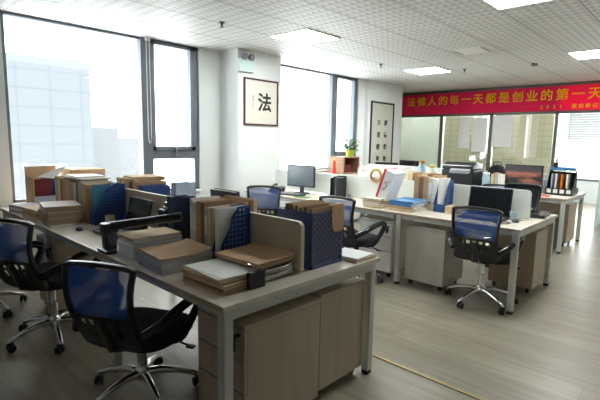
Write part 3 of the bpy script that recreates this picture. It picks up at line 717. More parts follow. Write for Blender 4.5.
# file holder: open-topped box, side panels with a diagonal cut
def holder(label, loc, rz, T, W, Hh, m, grid, cut=True, group='plastic file holders'):
    t = thing('file_holder', label, 'file holder', loc, math.radians(rz), group)
    c = .003; pr = M[m]
    if cut:
        prof = [(0, 0), (W, 0), (W, Hh), (W * .60, Hh)]
        for k in range(1, 8): u = k / 8; prof.append((W * .60 * (1 - u) , Hh * .96 - (Hh * .66) * (u ** 1.6 if u < .5 else u)))
        prof.append((0, Hh * .25))
    else: prof = [(0, 0), (W, 0), (W, Hh * .97), (W * .85, Hh), (0, Hh)]
    for s_ in (0, T - c):
        MB().prism([(a - W / 2, b) for a, b in prof], 0, s_ - T / 2, s_ - T / 2 + c).build('side_panel', grid, t)
    # solid rim and feet so the grid reads as a moulded panel
    q = .012
    for s_ in (-T / 2 - .001, T / 2 - c - .001):
        r = MB()
        r.box(s_, s_ + c + .002, -W / 2, W / 2, 0, q * 2); r.box(s_, s_ + c + .002, W / 2 - q, W / 2, 0, Hh * .97)
        if not cut: r.box(s_, s_ + c + .002, -W / 2, -W / 2 + q, 0, Hh); r.box(s_, s_ + c + .002, -W / 2, W / 2, Hh * .95, Hh * .97 )
        else:
            pp = [p for p in prof[3:]]
            for (a, b), (a2, b2) in zip(pp, pp[1:]): r.prism([(a - W / 2, b), (a2 - W / 2, b2), (a2 - W / 2 + .008, b2 - q), (a - W / 2 + .008, b - q)], 0, s_, s_ + c + .002)
        r.build('rim', pr, t)
    bk = MB(); bk.box(-T / 2, T / 2, W / 2 - c, W / 2, 0, Hh * .97); bk.box(-T / 2 + c, T / 2 - c, -W / 2, W / 2 - c, 0, c); bk.box(-T / 2, T / 2, -W / 2, -W / 2 + c, 0, Hh * (.25 if cut else 1)); bk.build('end_panel', pr, t)
    return t
GB = mat_grid('blue_grid_panel', (.03, .085, .28), (1, 2), .027, .5)
GN = mat_grid('navy_grid_panel', (.014, .026, .075), (1, 2), .02, .42)
GD = mat_grid('blue_lozenge_panel', (.055, .075, .21), (1, 2), .034, .58, diag=True)
M['blue_grey'] = mat('slate_blue_plastic', (.055, .075, .21), .4)
# holder axes: T along local X, W along local Y.  rz=90 -> W along world -X.. sides face +-Y
holder('tall slate blue perforated rack at the near end of the desk screen', (1.875, 1.685, DK), -90, .27, .27, .315, 'blue_grey', GD, cut=False)
for k in range(6):
    yy = 1.59 + k * .036
    book('case_folder', ['brown case folder standing frontmost in the near slate blue rack', 'second brown case folder standing in the near slate blue rack', 'third brown case folder in the near slate blue rack', 'fourth brown case folder in the near slate blue rack', 'fifth brown case folder in the near slate blue rack', 'rearmost brown case folder in the near slate blue rack'][k], 'folder', 'case folders in the near blue rack', (1.885, yy, DK + .005), 90, .235, .335 + rnd(-.01, .012), .026, ('kraft', 'kraft_dark', 'kraft', 'kraft_light', 'kraft', 'kraft_dark')[k], 'pages_k', stand=True)
o = MB().prism([(-.055, .0), (.05, 0), (.055, -.13), (.035, -.155), (-.03, -.155), (-.05, -.12)], 1, -.002, .0).box(-.05, .05, 0, .03, -.002, .002).build('kraft_envelope', M['kraft'])
o.location = (1.955, 1.5455, DK + .345); tag(o, 'kraft envelope hanging over the front of the near slate blue rack', 'envelope')
MB().box(-.05, .05, 0, .0, 0, 0)
# folders lying to the right of it
pile([('case_folder', 'kraft folder lying on the right end of the near desk', 'folder', .20, .22, .016, 'kraft_light', 'pages', 0, 0, 0), ('case_folder', 'white-covered folder lying open on the kraft one at the right end of the near desk', 'folder', .19, .215, .008, 'paper', 'pages', 4, -.004, .004)], 2.135, 1.57, DK, 'folders at the right end of the near desk')

# row of files against the near screen: spines towards -X
def row_y(x, y, specs, group, z=DK):
    """specs: (name, label, cat, T, W, L, cover, page); placed from y upwards along +Y"""
    for nm, lb, ct, T, W, L, cv, pg in specs:
        t = book(nm, lb, ct, group, (x + W / 2, y + T / 2, z), -90, W, L, T, cv, pg, stand=True); y += T + .0015
        if nm == 'ring_binder':
            MB().box(-T * .32, T * .32, -W / 2 - .0012, -W / 2, L * .5, L * .86).build('spine_label', M['paper'], t)
            MB().lathe([(.011, 0), (.011, .002), (.007, .0025)], n=12, Mx=Matrix.Translation((0, -W / 2, L * .22)) @ Matrix.Rotation(PI / 2, 4, 'X')).build('finger_hole', M['black'], t)
    return y
holder('blue file holder with a cut-away side, ending the standing books on the near desk', (1.535, 1.985, DK), -90, .075, .215, .325, 'blue', GB)
book('brochure', 'white brochure showing in the cut of the blue holder on the near desk', 'brochure', None, (1.532, 1.982, DK + .005), -90, .205, .315, .03, 'paper', 'pages_w', stand=True)
row_y(1.435, 2.028, [
    ('paperback', 'yellowed file right behind the blue holder on the near desk', 'book', .018, .205, .315, 'yellow_card', 'pages'),
    ('paperback', 'cream file next to the yellowed one on the near desk', 'book', .026, .205, .318, 'cream', 'pages'),
    ('ring_binder', 'grey ring binder in the middle of the near desk row', 'binder', .034, .21, .31, 'grey_card', 'pages_w'),
    ('hardback', 'dark brown hardback between the grey and tan volumes on the near desk', 'book', .035, .20, .335, 'kraft_dark', 'pages_k'),
    ('hardback', 'tan hardback next to the dark brown one on the near desk', 'book', .045, .20, .34, 'kraft', 'pages_k'),
    ('ring_binder', 'cream ring binder with a label in the near desk row', 'binder', .038, .21, .325, 'cream', 'pages_w'),
    ('ring_binder', 'pale grey ring binder at the far left end of the near desk row', 'binder', .024, .20, .35, 'paper_pink', 'pages_w')],
    'standing files on the near desk')
# files on the other side of the screen, tops showing
for k, (cv, L, x) in enumerate((('kraft', .33, 1.70), ('kraft_dark', .325, 1.735), ('kraft_light', .335, 1.772))):
    book('case_folder', ['tan case folder standing just behind the screen of the near desk', 'dark case folder standing second behind the screen of the near desk', 'pale case folder standing third behind the screen of the near desk'][k], 'folder', 'folders behind the near screen', (x, 2.2, DK), 0, .3, L, .03, cv, 'pages_k', stand=True)
book('dark_binder', 'navy binder leaning behind the standing files of the near desk', 'binder', None, (1.86, 2.42, DK), 0, .28, .36, .04, 'blue_dark', 'pages', stand=True, tilt=-8)

# navy box file left of the row
t = holder('dark navy file holder with ribbed side, left of the standing files', (1.565, 2.56, DK), -90, .09, .16, .325, 'blue_dark', GN, cut=False)
t = thing('desk_caddy', 'small black caddy with a teal tape roll beside the navy file holder', 'caddy', (1.57, 2.71, DK))
MB().box(-.07, .07, -.05, .05, 0, .22).build('body', M['black'], t, bevel=.008)
MB().lathe([(.02, 0), (.042, 0), (.042, .03), (.02, .03)], (0, 0, .235), n=18).build('tape_roll', M['teal'], t, smooth=True)
MB().lathe([(.045, 0), (.05, .004), (.05, .012), (.001, .013)], (0, 0, .221), n=18).build('white_lid', M['paper'], t, smooth=True)

# black folding lamp reaching over the pile
t = thing('folding_lamp', 'black folding desk lamp with a long flat arm reaching over the report pile', 'desk lamp', (1.125, 2.675, DK))
MB().box(-.055, .055, -.085, .06, 0, .022).build('foot', M['black'], t, bevel=.008)
MB().box(-.035, .04, -.03, .03, .02, .13).box(-.045, .045, -.04, .035, .12, .18).build('post', M['black'], t, bevel=.008)
v = Vector((.29, -.36, .075)); A = Vector((0, 0, .158)); pts = [A + v * u for u in (-.05, .0, .3, .7, .97, 1.0)]
MB().tube(pts, [.02, .026, .026, .027, .025, .012], 10, ry=.026, up=(0, 0, 1)).build('arm', M['black'], t, smooth=True)

# laptop
def laptop(label, loc, rz, W, D, lidh, tilt, disp):
    t = thing('laptop', label, 'laptop', loc, math.radians(rz), 'laptops')
    # user at -X; hinge at +X
    MB().box(-D / 2, D / 2, -W / 2, W / 2, .002, .022).build('base', M['black'], t, bevel=.004)
    k = MB()
    for i in range(5):
        for j in range(14): k.box(-D / 2 + .10 + i * .021 - .03, -D / 2 + .117 + i * .021 - .03, -W / 2 + .02 + j * (W - .04) / 14, -W / 2 + .016 + (j + 1) * (W - .04) / 14, .022, .0245)
    k.build('keyboard', M['grey_plastic'], t)
    MB().box(-D / 2 + .012, -D / 2 + .06, -.05, .05, .022, .0228).build('touchpad', M['grey_plastic'], t)
    Mx = Matrix.Translation((D / 2, 0, .02)) @ Matrix.Rotation(math.radians(tilt), 4, 'Y')
    l_ = MB().box(0, .008, -W / 2, W / 2, 0, lidh, Mx).build('lid', M['black'], t, bevel=.002)
    MB().box(-.0015, 0, -W / 2 + .012, W / 2 - .012, .018, lidh - .012, Mx).build('display', disp, l_)
    return t
laptop('black laptop standing open between the beige mug and the black folding lamp', (1.39, 3.13, DK), 0, .35, .24, .235, 14, M['display_off'])
# beige mug
def mug(label, loc, m, r=.036, h=.085, rz=0):
    t = thing('mug', label, 'mug', loc, rz)
    MB().lathe([(r * .82, 0), (r, h), (r * .92, h), (r * .76, .006)], n=24).build('cup', M[m], t, smooth=True)
    MB().tube([(r * .93, 0, h * .8), (r * 1.5, 0, h * .75), (r * 1.65, 0, h * .5), (r * 1.4, 0, h * .25), (r * .85, 0, h * .2)], .005, 8, up=(0, 1, 0)).build('handle', M[m], t, smooth=True)
    return t
mug('beige mug beside the laptop near the blue holder', (1.47, 3.47, DK), 'beige', rz=.5)
t = thing('computer_mouse', 'small black mouse left of the laptop', 'mouse', (1.22, 3.42, DK))
s = MB(); s.lathe([(.012, 0), (.026, .004), (.028, .014), (.02, .026), (.008, .03)], n=18); s.build('shell', M['black'], t, smooth=True); MB().box(-.002, .002, .006, .016, .026, .033).build('wheel', M['grey_plastic'], t)
# blue holder with sky blue card
holder('blue grid file holder with a sky blue card, behind the beige mug', (1.515, 3.60, DK), -90, .085, .26, .325, 'blue', GB)
book('sky_blue_folder', 'sky blue folder filling the cut of the holder behind the beige mug', 'folder', None, (1.513, 3.60, DK + .005), -90, .245, .315, .03, 'blue_sky', 'pages_w', stand=True)
specs = []
cvs = ['kraft', 'kraft_light', 'grey_card', 'kraft_dark', 'cream', 'kraft', 'grey_card', 'kraft_light', 'kraft', 'kraft_dark', 'cream', 'kraft']
nm = ['tan', 'pale tan', 'grey', 'dark brown', 'cream', 'tan', 'grey', 'pale tan', 'tan', 'dark brown', 'cream', 'tan']
for k in range(12):
    pos = 'counted away from the blue holder'
    specs.append(('archive_file', f"{nm[k]} archive file, {['first', 'second', 'third', 'fourth', 'fifth', 'sixth', 'seventh', 'eighth', 'ninth', 'tenth', 'eleventh', 'twelfth'][k]} behind the sky blue folder towards the window", 'file', .048 + .012 * (k % 3), .25, .315 + .008 * (k % 4), cvs[k], 'pages'))
row_y(1.375, 3.66, specs, 'archive files standing under the window')
pile([('loose_file', 'wide pale file lying across the tops of the standing archive files', 'file', .26, .34, .012, 'paper_pink', 'pages_w', 3, 0, 0), ('loose_file', 'white file lying uppermost across the standing archive files', 'file', .24, .32, .010, 'paper', 'pages', -6, .01, .06)], 1.51, 4.0, DK + .341, 'files lying across the archive files')
# files behind the screen, second module
for k in range(8):
    book('archive_file', ['tan archive file behind the screen, nearest the laptop', 'pale archive file behind the screen, second from the laptop', 'dark archive file behind the screen, third from the laptop', 'tan archive file behind the screen, fourth from the laptop', 'pale archive file behind the screen, fifth from the laptop', 'brown archive file behind the screen, sixth from the laptop', 'tan archive file behind the screen, seventh from the laptop', 'pale archive file behind the screen, farthest from the laptop'][k], 'file', 'archive files behind the screen', (1.86, 3.52 + k * .05, DK), -90, .27, .33, .045, ['kraft', 'kraft_light', 'kraft_dark', 'kraft'][k % 4], 'pages', stand=True)
holder('blue file holder behind the desk screen, left of the dark monitor-side gap', (1.845, 3.44, DK), -90, .08, .25, .31, 'blue', GB, cut=False)
holder('pale blue translucent file holder behind the desk screen near the window mullion', (2.10, 3.40, DK), -90, .08, .2, .32, 'blue_pale', M['blue_pale'], cut=False)
pile([('loose_file', 'tan file lying over the archive files behind the screen', 'file', .30, .30, .02, 'kraft_light', 'pages_k', 5, 0, 0), ('loose_file', 'brown file lying uppermost behind the screen beside the window', 'file', .28, .28, .014, 'kraft', 'pages_k', -8, .03, .0)], 1.86, 3.70, DK + .331, 'files lying behind the screen')
# low stacks in front of the row: kraft files
it = []
for k in range(4):
    it.append(('archive_file', ['flat white-edged file lowest in the big pile left of the mug', 'thick kraft file second from below in the big pile left of the mug', 'thick kraft file third from below in the big pile left of the mug', 'pinkish-covered kraft file on top of the big pile left of the mug'][k], 'file', .26, .34, (.014, .052, .046, .048)[k], ('paper', 'kraft', 'kraft_light', 'paper_pink')[k], ('pages_w', 'pages_k', 'pages_k', 'pages_k')[k], (8, 2, 4, -3)[k], (0, .0, .004, -.002)[k], (0, .01, .004, .0)[k]))
pile(it, 1.228, 3.83, DK, 'big pile of files left of the mug', -8)
it = [('archive_file', f"{ORD[k]} brown file in the low pile behind the big one", 'file', .22, .30, .028, 'kraft' if k % 2 else 'kraft_light', 'pages_k', rnd(-4, 4), 0, 0) for k in range(3)]
pile(it, 1.21, 4.21, DK, 'low pile of brown files near the window', 5)
it = [('archive_file', f"{ORD[k]} grey file in the small pile closest to the window wall", 'file', .2, .28, .022, 'paper' if k % 2 else 'grey_card', 'pages_w', rnd(-4, 4), 0, 0) for k in range(3)]
pile(it, 1.20, 4.60, DK, 'small pile of grey files near the window', 12)

# file box with paper plane, maroon book and blue cards
t = thing('file_box', 'brown cardboard file box standing open in front of the window', 'box', (1.42, 4.83, DK), math.radians(3))
MB().box(-.14, .14, .10, .11, 0, .40).box(-.14, -.13, -.1, .1, 0, .30).box(.13, .14, -.1, .1, 0, .30).box(-.13, .13, -.1, .1, 0, .01).build('walls', M['kraft'], t)
MB().box(-.14, .14, -.11, -.10, 0, .12).build('front_flap', M['blue_pale'], t)
book('maroon_book', 'dark red book standing in the cardboard file box', 'book', None, (1.39, 4.79, DK + .011), 80, .15, .27, .04, 'maroon', 'pages', stand=True)
book('blue_booklet', 'blue booklet standing in the cardboard file box', 'booklet', None, (1.46, 4.84, DK + .011), 80, .14, .29, .03, 'blue', 'pages_w', stand=True)
o = MB(); o.prism([(-.13, .0), (.14, .10), (.02, -.02)], 1, -.003, .0); o.prism([(-.13, .0), (.14, .10), (.0, .06)], 1, .0, .003); o = o.build('paper_plane', M['paper']); o.location = (1.45, 4.71, DK + .31); tag(o, 'folded white paper sticking up from the cardboard file box', 'paper')
t = thing('storage_box', 'large brown cardboard box standing behind the archive files at the window', 'box', (1.78, 4.84, DK + .0), 0)
MB().box(-.16, .18, -.15, .15, 0, .37).build('carton', M['kraft'], t, bevel=.004)
MB().box(.05, .15, -.152, -.15, .25, .33).build('label_patch', M['blue_pale'], t)
MB().box(-.16, .18, -.02, .02, .37, .372).build('tape', M['kraft_light'], t)

# ------------------------------------------------------------------ middle row
# grey monitor, keyboard, phone
def monitor(label, loc, rz, W, Hh, disp, z0=.10, group='flat monitors', back='black'):
    t = thing('monitor', label, 'monitor', loc, math.radians(rz), group)
    # screen looks to -X
    p_ = MB().box(-.012, .02, -W / 2, W / 2, z0, z0 + Hh).box(.02, .045, -W / 4, W / 4, z0 + Hh * .25, z0 + Hh * .75).build('housing', M[back], t, bevel=.004)
    MB().box(-.0135, -.011, -W / 2 + .014, W / 2 - .014, z0 + .02, z0 + Hh - .014).build('display', disp, p_)
    MB().box(.02, .04, -.03, .03, .01, z0 + Hh * .4).build('neck', M[back], t, bevel=.003)
    MB().lathe([(.11, 0), (.115, .004), (.10, .012), (.03, .016)], n=28, c=(.03, 0, 0)).build('stand', M[back], t, smooth=True)
    return t
monitor('grey flat monitor standing beside the pillar, its screen unlit', (4.27, 4.02, DK), 8, .44, .29, M['display_grey'], .09, back='black')
t = thing('keyboard', 'black keyboard in front of the grey monitor', 'keyboard', (4.04, 4.02, DK), math.radians(10))
MB().box(-.07, .07, -.22, .22, .0, .018).build('tray', M['black'], t, bevel=.004)
k_ = MB()
for i in range(5):
    for j in range(16): k_.box(-.06 + i * .024, -.04 + i * .024, -.21 + j * .026, -.188 + j * .026, .018, .024)
k_.build('keys', M['grey_plastic'], t)
t = thing('desk_phone', 'black desk phone left of the grey monitor', 'phone', (4.15, 4.36, DK), .3)
MB().prism([(-.09, 0), (.09, 0), (.09, .07), (-.09, .025)], 1, -.08, .08).build('body', M['black'], t, bevel=.004)
MB().tube([(-.07, .05, .055), (-.02, .05, .08), (.05, .05, .10), (.08, .05, .09)], [.018, .013, .013, .018], 10).build('handset', M['black_gloss'], t, smooth=True)
tag(MB().box(-.05, .05, -.1, .1, 0, .006).build('green_mouse_pad', M['green']), 'small green pad in front of the grey monitor', 'mouse pad').location = (3.98, 3.72, DK)
t = thing('magazine_stand', 'tall black upright file stand at the end of the white desk screen', 'file stand', (4.33, 3.43, DK))
MB().box(-.1, .1, -.05, .05, 0, .012).box(.085, .1, -.05, .05, .012, .27).box(-.1, .085, -.05, -.044, .012, .25).box(-.1, .085, .044, .05, .012, .25).box(-.1, .085, -.003, .003, .012, .27).build('frame', M['black'], t)
MB().box(-.08, .075, -.04, -.008, .014, .255).build('papers', M['grey_plastic'], t)
for xx, nmz in ((4.44, 0),):
    t = thing('wall_socket', 'white wall socket low on the pillar', 'socket', (3.88, 4.98, 1.3), 0)
    MB().box(-.01, 0, -.043, .043, -.043, .043).build('plate', M['trim'], t, bevel=.003)

# paper pile, blue books
it = [('case_folder', f"{ORD[k]} pale folder in the left pile beside the blue books" if k < 5 else 'topmost pale folder in the left pile beside the blue books', 'folder', .30, .22, .020, ('kraft_light', 'cream', 'paper_pink')[k % 3], 'pages_k', rnd(-6, 6), rnd(-.01, .01), 0) for k in range(5)]
z1 = pile(it, 4.08, 2.66, DK, 'pale folders on the middle row', 0)
t = thing('gift_box', 'white flat box with a bright red spine leaning on the pale folders', 'box', (4.12, 2.66, z1 + .006), 0)
Mx = Matrix.Rotation(math.radians(19), 4, 'X')
MB().box(-.11, .11, -.13, -.02, .01, .33, Mx).build('box_body', M['paper'], t, bevel=.002)
MB().box(-.112, .112, -.02, .004, .01, .332, Mx).build('red_spine', M['red'], t)
MB().tube([Mx @ Vector((-.1125, -.06, .12)), Mx @ Vector((-.1125, -.09, .17)), Mx @ Vector((-.1125, -.05, .20)), Mx @ Vector((-.1125, -.10, .22))], .004, 6).build('ink_mark', M['maroon'], t)
it = [('thick_book', ['kraft-wrapped book lowest in the blue book pile', 'second kraft book in the blue book pile', 'white-edged blue book below the top one', 'bright blue book on top of the pile beside the binders'][k], 'book', .34, .26, (.03, .028, .03, .022)[k], ('kraft_light', 'kraft', 'blue_book', 'blue_book')[k], 'pages_w', rnd(-5, 5), 0, 0) for k in range(4)]
pile(it, 4.105, 2.31, DK, 'blue book pile on the middle row', 4)
row_y(4.30, 2.095, [('ring_binder', 'white ring binder right of the brown ones on the middle row', 'binder', .05, .13, .33, 'paper', 'pages_w'),
                   ('ring_binder', 'second white ring binder on the middle row, beside the brown ones', 'binder', .05, .13, .335, 'cream', 'pages_w'),
                   ('archive_file', 'brown archive file nearest the white binders', 'file', .055, .13, .345, 'kraft', 'pages_k'), ('archive_file', 'dark brown archive file in front of the screen, second from the white binders', 'file', .05, .13, .34, 'kraft_dark', 'pages_k'), ('archive_file', 'tan archive file in front of the screen, third from the white binders', 'file', .055, .13, .35, 'kraft', 'pages_k')], 'upright files on the middle row')
row_y(4.52, 2.20, [('archive_file', f"{n_} archive file behind the middle row screen, {p_}", 'file', .06, .22, .35 + .01 * (i % 3), c_, 'pages_k') for i, (n_, c_, p_) in enumerate((('tan', 'kraft', 'nearest the blue rack'), ('dark brown', 'kraft_dark', 'second from the blue rack'), ('pale', 'kraft_light', 'third from the blue rack'), ('tan', 'kraft', 'fourth from the blue rack'), ('dark brown', 'kraft_dark', 'fifth from the blue rack'), ('pale', 'kraft_light', 'farthest from the blue rack')))], 'archive files behind the middle screen')
holder('bright blue perforated rack on the middle row beside the small carton', (4.325, 2.03, DK), -90, .11, .21, .33, 'blue', GB)
book('white_file', 'white file standing in the blue rack of the middle row', 'file', None, (4.325, 2.03, DK + .005), -90, .19, .34, .04, 'paper', 'pages_w', stand=True)
t = thing('small_carton', 'small brown carton left of the open laptop on the middle row', 'box', (4.30, 1.90, DK))
MB().box(-.09, .09, -.055, .055, 0, .075).build('carton', M['kraft_light'], t, bevel=.003)
MB().box(-.09, .09, -.012, .012, .075, .0765).build('tape', M['yellow_card'], t)
laptop('large black laptop open in front of the blue chair on the middle row', (4.20, 1.56, DK), 4, .40, .25, .27, 12, M['display_off'])
t = thing('computer_mouse', 'black wired mouse right of the open laptop on the middle row', 'mouse', (4.22, 1.28, DK))
MB().lathe([(.012, 0), (.03, .004), (.032, .014), (.022, .028), (.008, .033)], n=18).build('shell', M['black'], t, smooth=True)
MB().tube([(.03, 0, .006), (.08, .03, .004), (.12, -.03, .004), (.16, .01, .004), (.2, .04, .004)], .0025, 6).build('cable', M['black'], t, smooth=True)
o = MB().tube([(0, 0, .006), (.06, .05, .006), (.13, .01, .006), (.10, -.05, .006), (.03, -.04, .006), (-.02, .02, .006), (.04, .08, .006), (.15, .07, .006)], .004, 6).build('charger_cable', M['black'], smooth=True); o.location = (4.02, 1.34, DK); tag(o, 'tangled black charger cable on the desk beside the mouse', 'cable')
t = thing('water_glass', 'small clear cup beside the white screen end on the middle row', 'cup', (4.34, 1.34, DK))
MB().lathe([(.026, 0), (.032, .08), (.029, .08), (.023, .004)], n=20).build('cup', M['glass_blue'], t, smooth=True)
t = thing('closed_laptop', 'closed black laptop lying behind the rounded end of the white screen', 'laptop', (4.78, 1.27, DK), .1)
MB().box(-.17, .17, -.11, .11, 0, .02).build('base', M['black'], t, bevel=.004); MB().box(-.17, .17, -.11, .11, .021, .032).build('lid', M['black_gloss'], t, bevel=.004)

# things beyond the white screen
t = thing('tote_bag', 'pale pink cloth bag standing behind the white desk screen', 'bag', (4.72, 3.20, DK), 0)
s = MB(); n = 20; rings = []
for zz, a, b in ((0, .09, .19), (.03, .10, .20), (.2, .10, .20), (.34, .085, .19), (.38, .05, .17), (.39, .03, .15)):
    r = []
    for i in range(n):
        an = 2 * PI * i / n; c, q = math.cos(an), math.sin(an)
        r.append(s.bm.verts.new((math.copysign(abs(c) ** .6, c) * a, math.copysign(abs(q) ** .6, q) * b + .01 * math.sin(zz * 20), zz + .008 * math.sin(i * 2.1))))
    rings.append(r)
for A, B in zip(rings, rings[1:]):
    for i in range(n): s.bm.faces.new((A[i], A[(i + 1) % n], B[(i + 1) % n], B[i]))
s.bm.faces.new(rings[0][::-1]); s.bm.faces.new(rings[-1]); s.build('bag_body', M['pink'], t, smooth=True)
MB().tube([(-.09, -.08, .33), (-.10, -.06, .40), (-.10, 0, .43), (-.10, .06, .40), (-.09, .08, .33)], .008, 8, up=(1, 0, 0)).build('strap', M['pink'], t, smooth=True)
t = thing('coiled_strap', 'beige coiled ring hanging over the top of the white desk screen', 'strap', (4.47, 2.94, .965), 0)
for k, r in enumerate((.085, .07)):
    MB().tube([(-.035 - .008 * k, r * math.cos(a), r * math.sin(a) + .09) for a in [2 * PI * i / 20 for i in range(20)]], .012, 8, up=(1, 0, 0), closed=True).build('loop', M['brass'] if k else M['beige'], t, smooth=True)
t = thing('white_carton', 'white carton with a dark window behind the coiled ring', 'box', (4.68, 2.80, DK))
MB().box(-.1, .1, -.14, .14, 0, .42).build('carton', M['paper'], t, bevel=.003); MB().box(-.102, -.1, -.12, -.03, .30, .34).build('dark_window', M['black'], t)

def jar(label, loc, r, h, body, lid, group=None):
    t = thing('jar', label, 'jar', loc, 0, group)
    MB().lathe([(r, 0), (r, h * .75), (r * .75, h * .86), (r * .75, h * .9)], n=18).build('body', M[body], t, smooth=True)
    MB().lathe([(r * .82, h * .9), (r * .82, h), (r * .7, h * 1.01)], n=18).build('lid', M[lid], t, smooth=True)
jar('tall clear jug with a gold lid behind the brown files', (6.82, 3.62, DK), .065, .40, 'glass_blue', 'brass')
jar('white thermos flask standing beside the gold-lidded jug', (6.82, 3.44, DK), .05, .33, 'paper', 'yellow')
jar('blue and white canister right of the printer', (6.88, 2.56, DK), .06, .27, 'glass_blue', 'paper')
# printer
t = thing('printer', 'black multifunction printer on the farthest row left of the books', 'printer', (6.97, 2.98, DK), 0)
MB().box(-.2, .2, -.26, .26, 0, .30).build('body', M['black'], t, bevel=.02, seg=3)
MB().prism([(-.21, .305), (.19, .305), (.19, .39), (-.05, .41), (-.21, .36)], 1, -.25, .25).build('scanner_lid', M['black_gloss'], t, bevel=.01)
MB().prism([(-.27, .24), (-.2, .27), (-.2, .32), (-.255, .29)], 1, -.22, .1).build('control_panel', M['grey_plastic'], t, bevel=.004)
MB().box(-.33, -.2, -.16, .16, .06, .075).build('paper_tray', M['black'], t)
row_y(6.76, 2.30, [('paperback', 'white paperback standing between the canister and the desert monitor', 'book', .04, .17, .26, 'paper', 'pages_w'), ('paperback', 'grey paperback beside the white one near the desert monitor', 'book', .04, .17, .27, 'grey_card', 'pages_w'), ('paperback', 'orange-brown paperback next to the blue canister', 'book', .03, .17, .28, 'kraft', 'pages_k'), ('paperback', 'cream paperback touching the blue canister', 'book', .03, .17, .26, 'cream', 'pages_k')], 'paperbacks on the farthest row')
t = thing('black_bag', 'rounded black bag standing behind the paperbacks on the farthest row', 'bag', (7.11, 2.49, DK), 0)
MB().prism([(-.15, 0), (.15, 0), (.14, .25), (.09, .36), (.0, .40), (-.09, .36), (-.14, .25)], 0, -.07, .07).build('bag_body', M['black_soft'], t, bevel=.03, seg=3)
MB().tube([(0, -.06, .37), (0, -.05, .43), (0, .05, .43), (0, .06, .37)], .01, 8).build('strap', M['black'], t, smooth=True)
# monitor with desert picture
def desert():
    m, n, l, b = new_mat('desert_picture_display')
    tc = n.new('ShaderNodeTexCoord'); mp = n.new('ShaderNodeMapping'); mp.inputs['Scale'].default_value = (1, 2.0, 9); l.new(tc.outputs['Object'], mp.inputs[0])
    nz = n.new('ShaderNodeTexNoise'); nz.inputs['Scale'].default_value = 1.4; nz.inputs['Detail'].default_value = 3; l.new(mp.outputs[0], nz.inputs['Vector'])
    cr = n.new('ShaderNodeValToRGB'); e = cr.color_ramp.elements; e[0].position = .42; e[0].color = (.012, .010, .012, 1); e[1].position = .58; e[1].color = (.24, .09, .06, 1)
    l.new(nz.outputs[0], cr.inputs[0])
    sp = n.new('ShaderNodeSeparateXYZ'); l.new(tc.outputs['Object'], sp.inputs[0])
    top = math_node(n, l, 'GREATER_THAN', sp.outputs[2], .31)
    mx = n.new('ShaderNodeMix'); mx.data_type = 'RGBA'; l.new(top, mx.inputs[0]); l.new(cr.outputs[0], mx.inputs[6]); mx.inputs[7].default_value = (.035, .03, .035, 1)
    l.new(mx.outputs[2], b.inputs['Emission Color']); b.inputs['Emission Strength'].default_value = .45; b.inputs['Base Color'].default_value = (.01, .01, .01, 1); b.inputs['Roughness'].default_value = .2
    return m
monitor('black monitor showing a dark desert picture on the farthest row', (6.98, 2.06, DK), -4, .53, .32, desert(), .09)
monitor('dark monitor seen over the white carton in the farthest row', (7.3, 4.62, DK), 10, .46, .24, M['display_off'], .08)
monitor('dark monitor seen over the gold-lidded jug in the farthest row', (7.3, 4.10, DK), -6, .50, .28, M['display_off'], .10)
# organizer on the far right desk
t = thing('desk_organizer', 'black desk organizer with four white label holders on the farthest right desk', 'organizer', (7.15, 1.60, DK), 0)
f = MB(); f.box(-.12, .12, -.17, .17, 0, .01)
for k in range(5): f.box(-.115, .12, -.17 + k * .0825, -.166 + k * .0825, .01, .11); 
f.box(.115, .12, -.17, .17, .01, .33); f.box(-.12, -.115, -.17, .17, .01, .10); f.prism([(-.05, .1), (.12, .1), (.12, .35), (.05, .35)], 1, -.17, -.163); f.prism([(-.05, .1), (.12, .1), (.12, .35), (.05, .35)], 1, .163, .17); f.box(.0, .12, -.17, .17, .345, .355)
f.build('frame', M['black'], t)
for k in range(4): MB().box(-.1225, -.120, -.155 + k * .0825, -.10 + k * .0825, .03, .085).build('label_holder', M['paper'], t)
for k, (cv, y) in enumerate((('blue_pale', .1), ('paper', .05), ('orange', -.02), ('paper', -.09))):
    book('slim_folder', ['pale blue slim folder in the black organizer', 'white slim folder beside the pale blue one in the organizer', 'orange slim folder in the black organizer', 'white slim folder rightmost in the black organizer'][k], 'folder', 'folders in the desk organizer', (7.15, 1.6 + y, DK + .0105), -90 + 0, .19, .29, .02, cv, 'pages_w', stand=True)
t = thing('blue_tray', 'blue tray lying on top of the black organizer', 'tray', (7.19, 1.60, DK + .356), 0)
MB().box(-.09, .09, -.15, .15, 0, .008).box(-.09, -.084, -.15, .15, .008, .035).box(.084, .09, -.15, .15, .008, .035).box(-.084, .084, -.15, -.144, .008, .035).box(-.084, .084, .144, .15, .008, .035).build('tray_body', M['blue_book'], t)
t = thing('pen_cup', 'dark pen cup with pens on the blue tray', 'pen cup', (7.19, 1.70, DK + .365), 0)
MB().lathe([(.028, 0), (.032, .09), (.029, .09), (.025, .004)], n=16).build('cup', M['black'], t, smooth=True)
for k, (a, c) in enumerate(((0, 'blue'), (2, 'yellow'), (4, 'black'))): MB().tube([(.008 * math.cos(a), .008 * math.sin(a), .01), (.03 * math.cos(a), .03 * math.sin(a), .15)], .004, 6).build('pen', M[c], t)
t = thing('wire_basket', 'white wire basket left of the black organizer', 'basket', (7.15, 1.86, DK + .0), 0)
s = MB()
for k in range(16):
    a = 2 * PI * k / 16; s.tube([(.055 * math.cos(a), .055 * math.sin(a), .0), (.085 * math.cos(a), .085 * math.sin(a), .29)], .003, 5)
for r, z in ((.055, .004), (.062, .07), (.07, .14), (.078, .21), (.085, .29)): s.tube([(r * math.cos(2 * PI * i / 20), r * math.sin(2 * PI * i / 20), z) for i in range(20)], .004, 5, closed=True)
s.build('wires', M['paper'], t); MB().lathe([(.05, .01), (.07, .2), (.001, .21)], n=16).build('contents', M['blue_pale'], t, smooth=True)
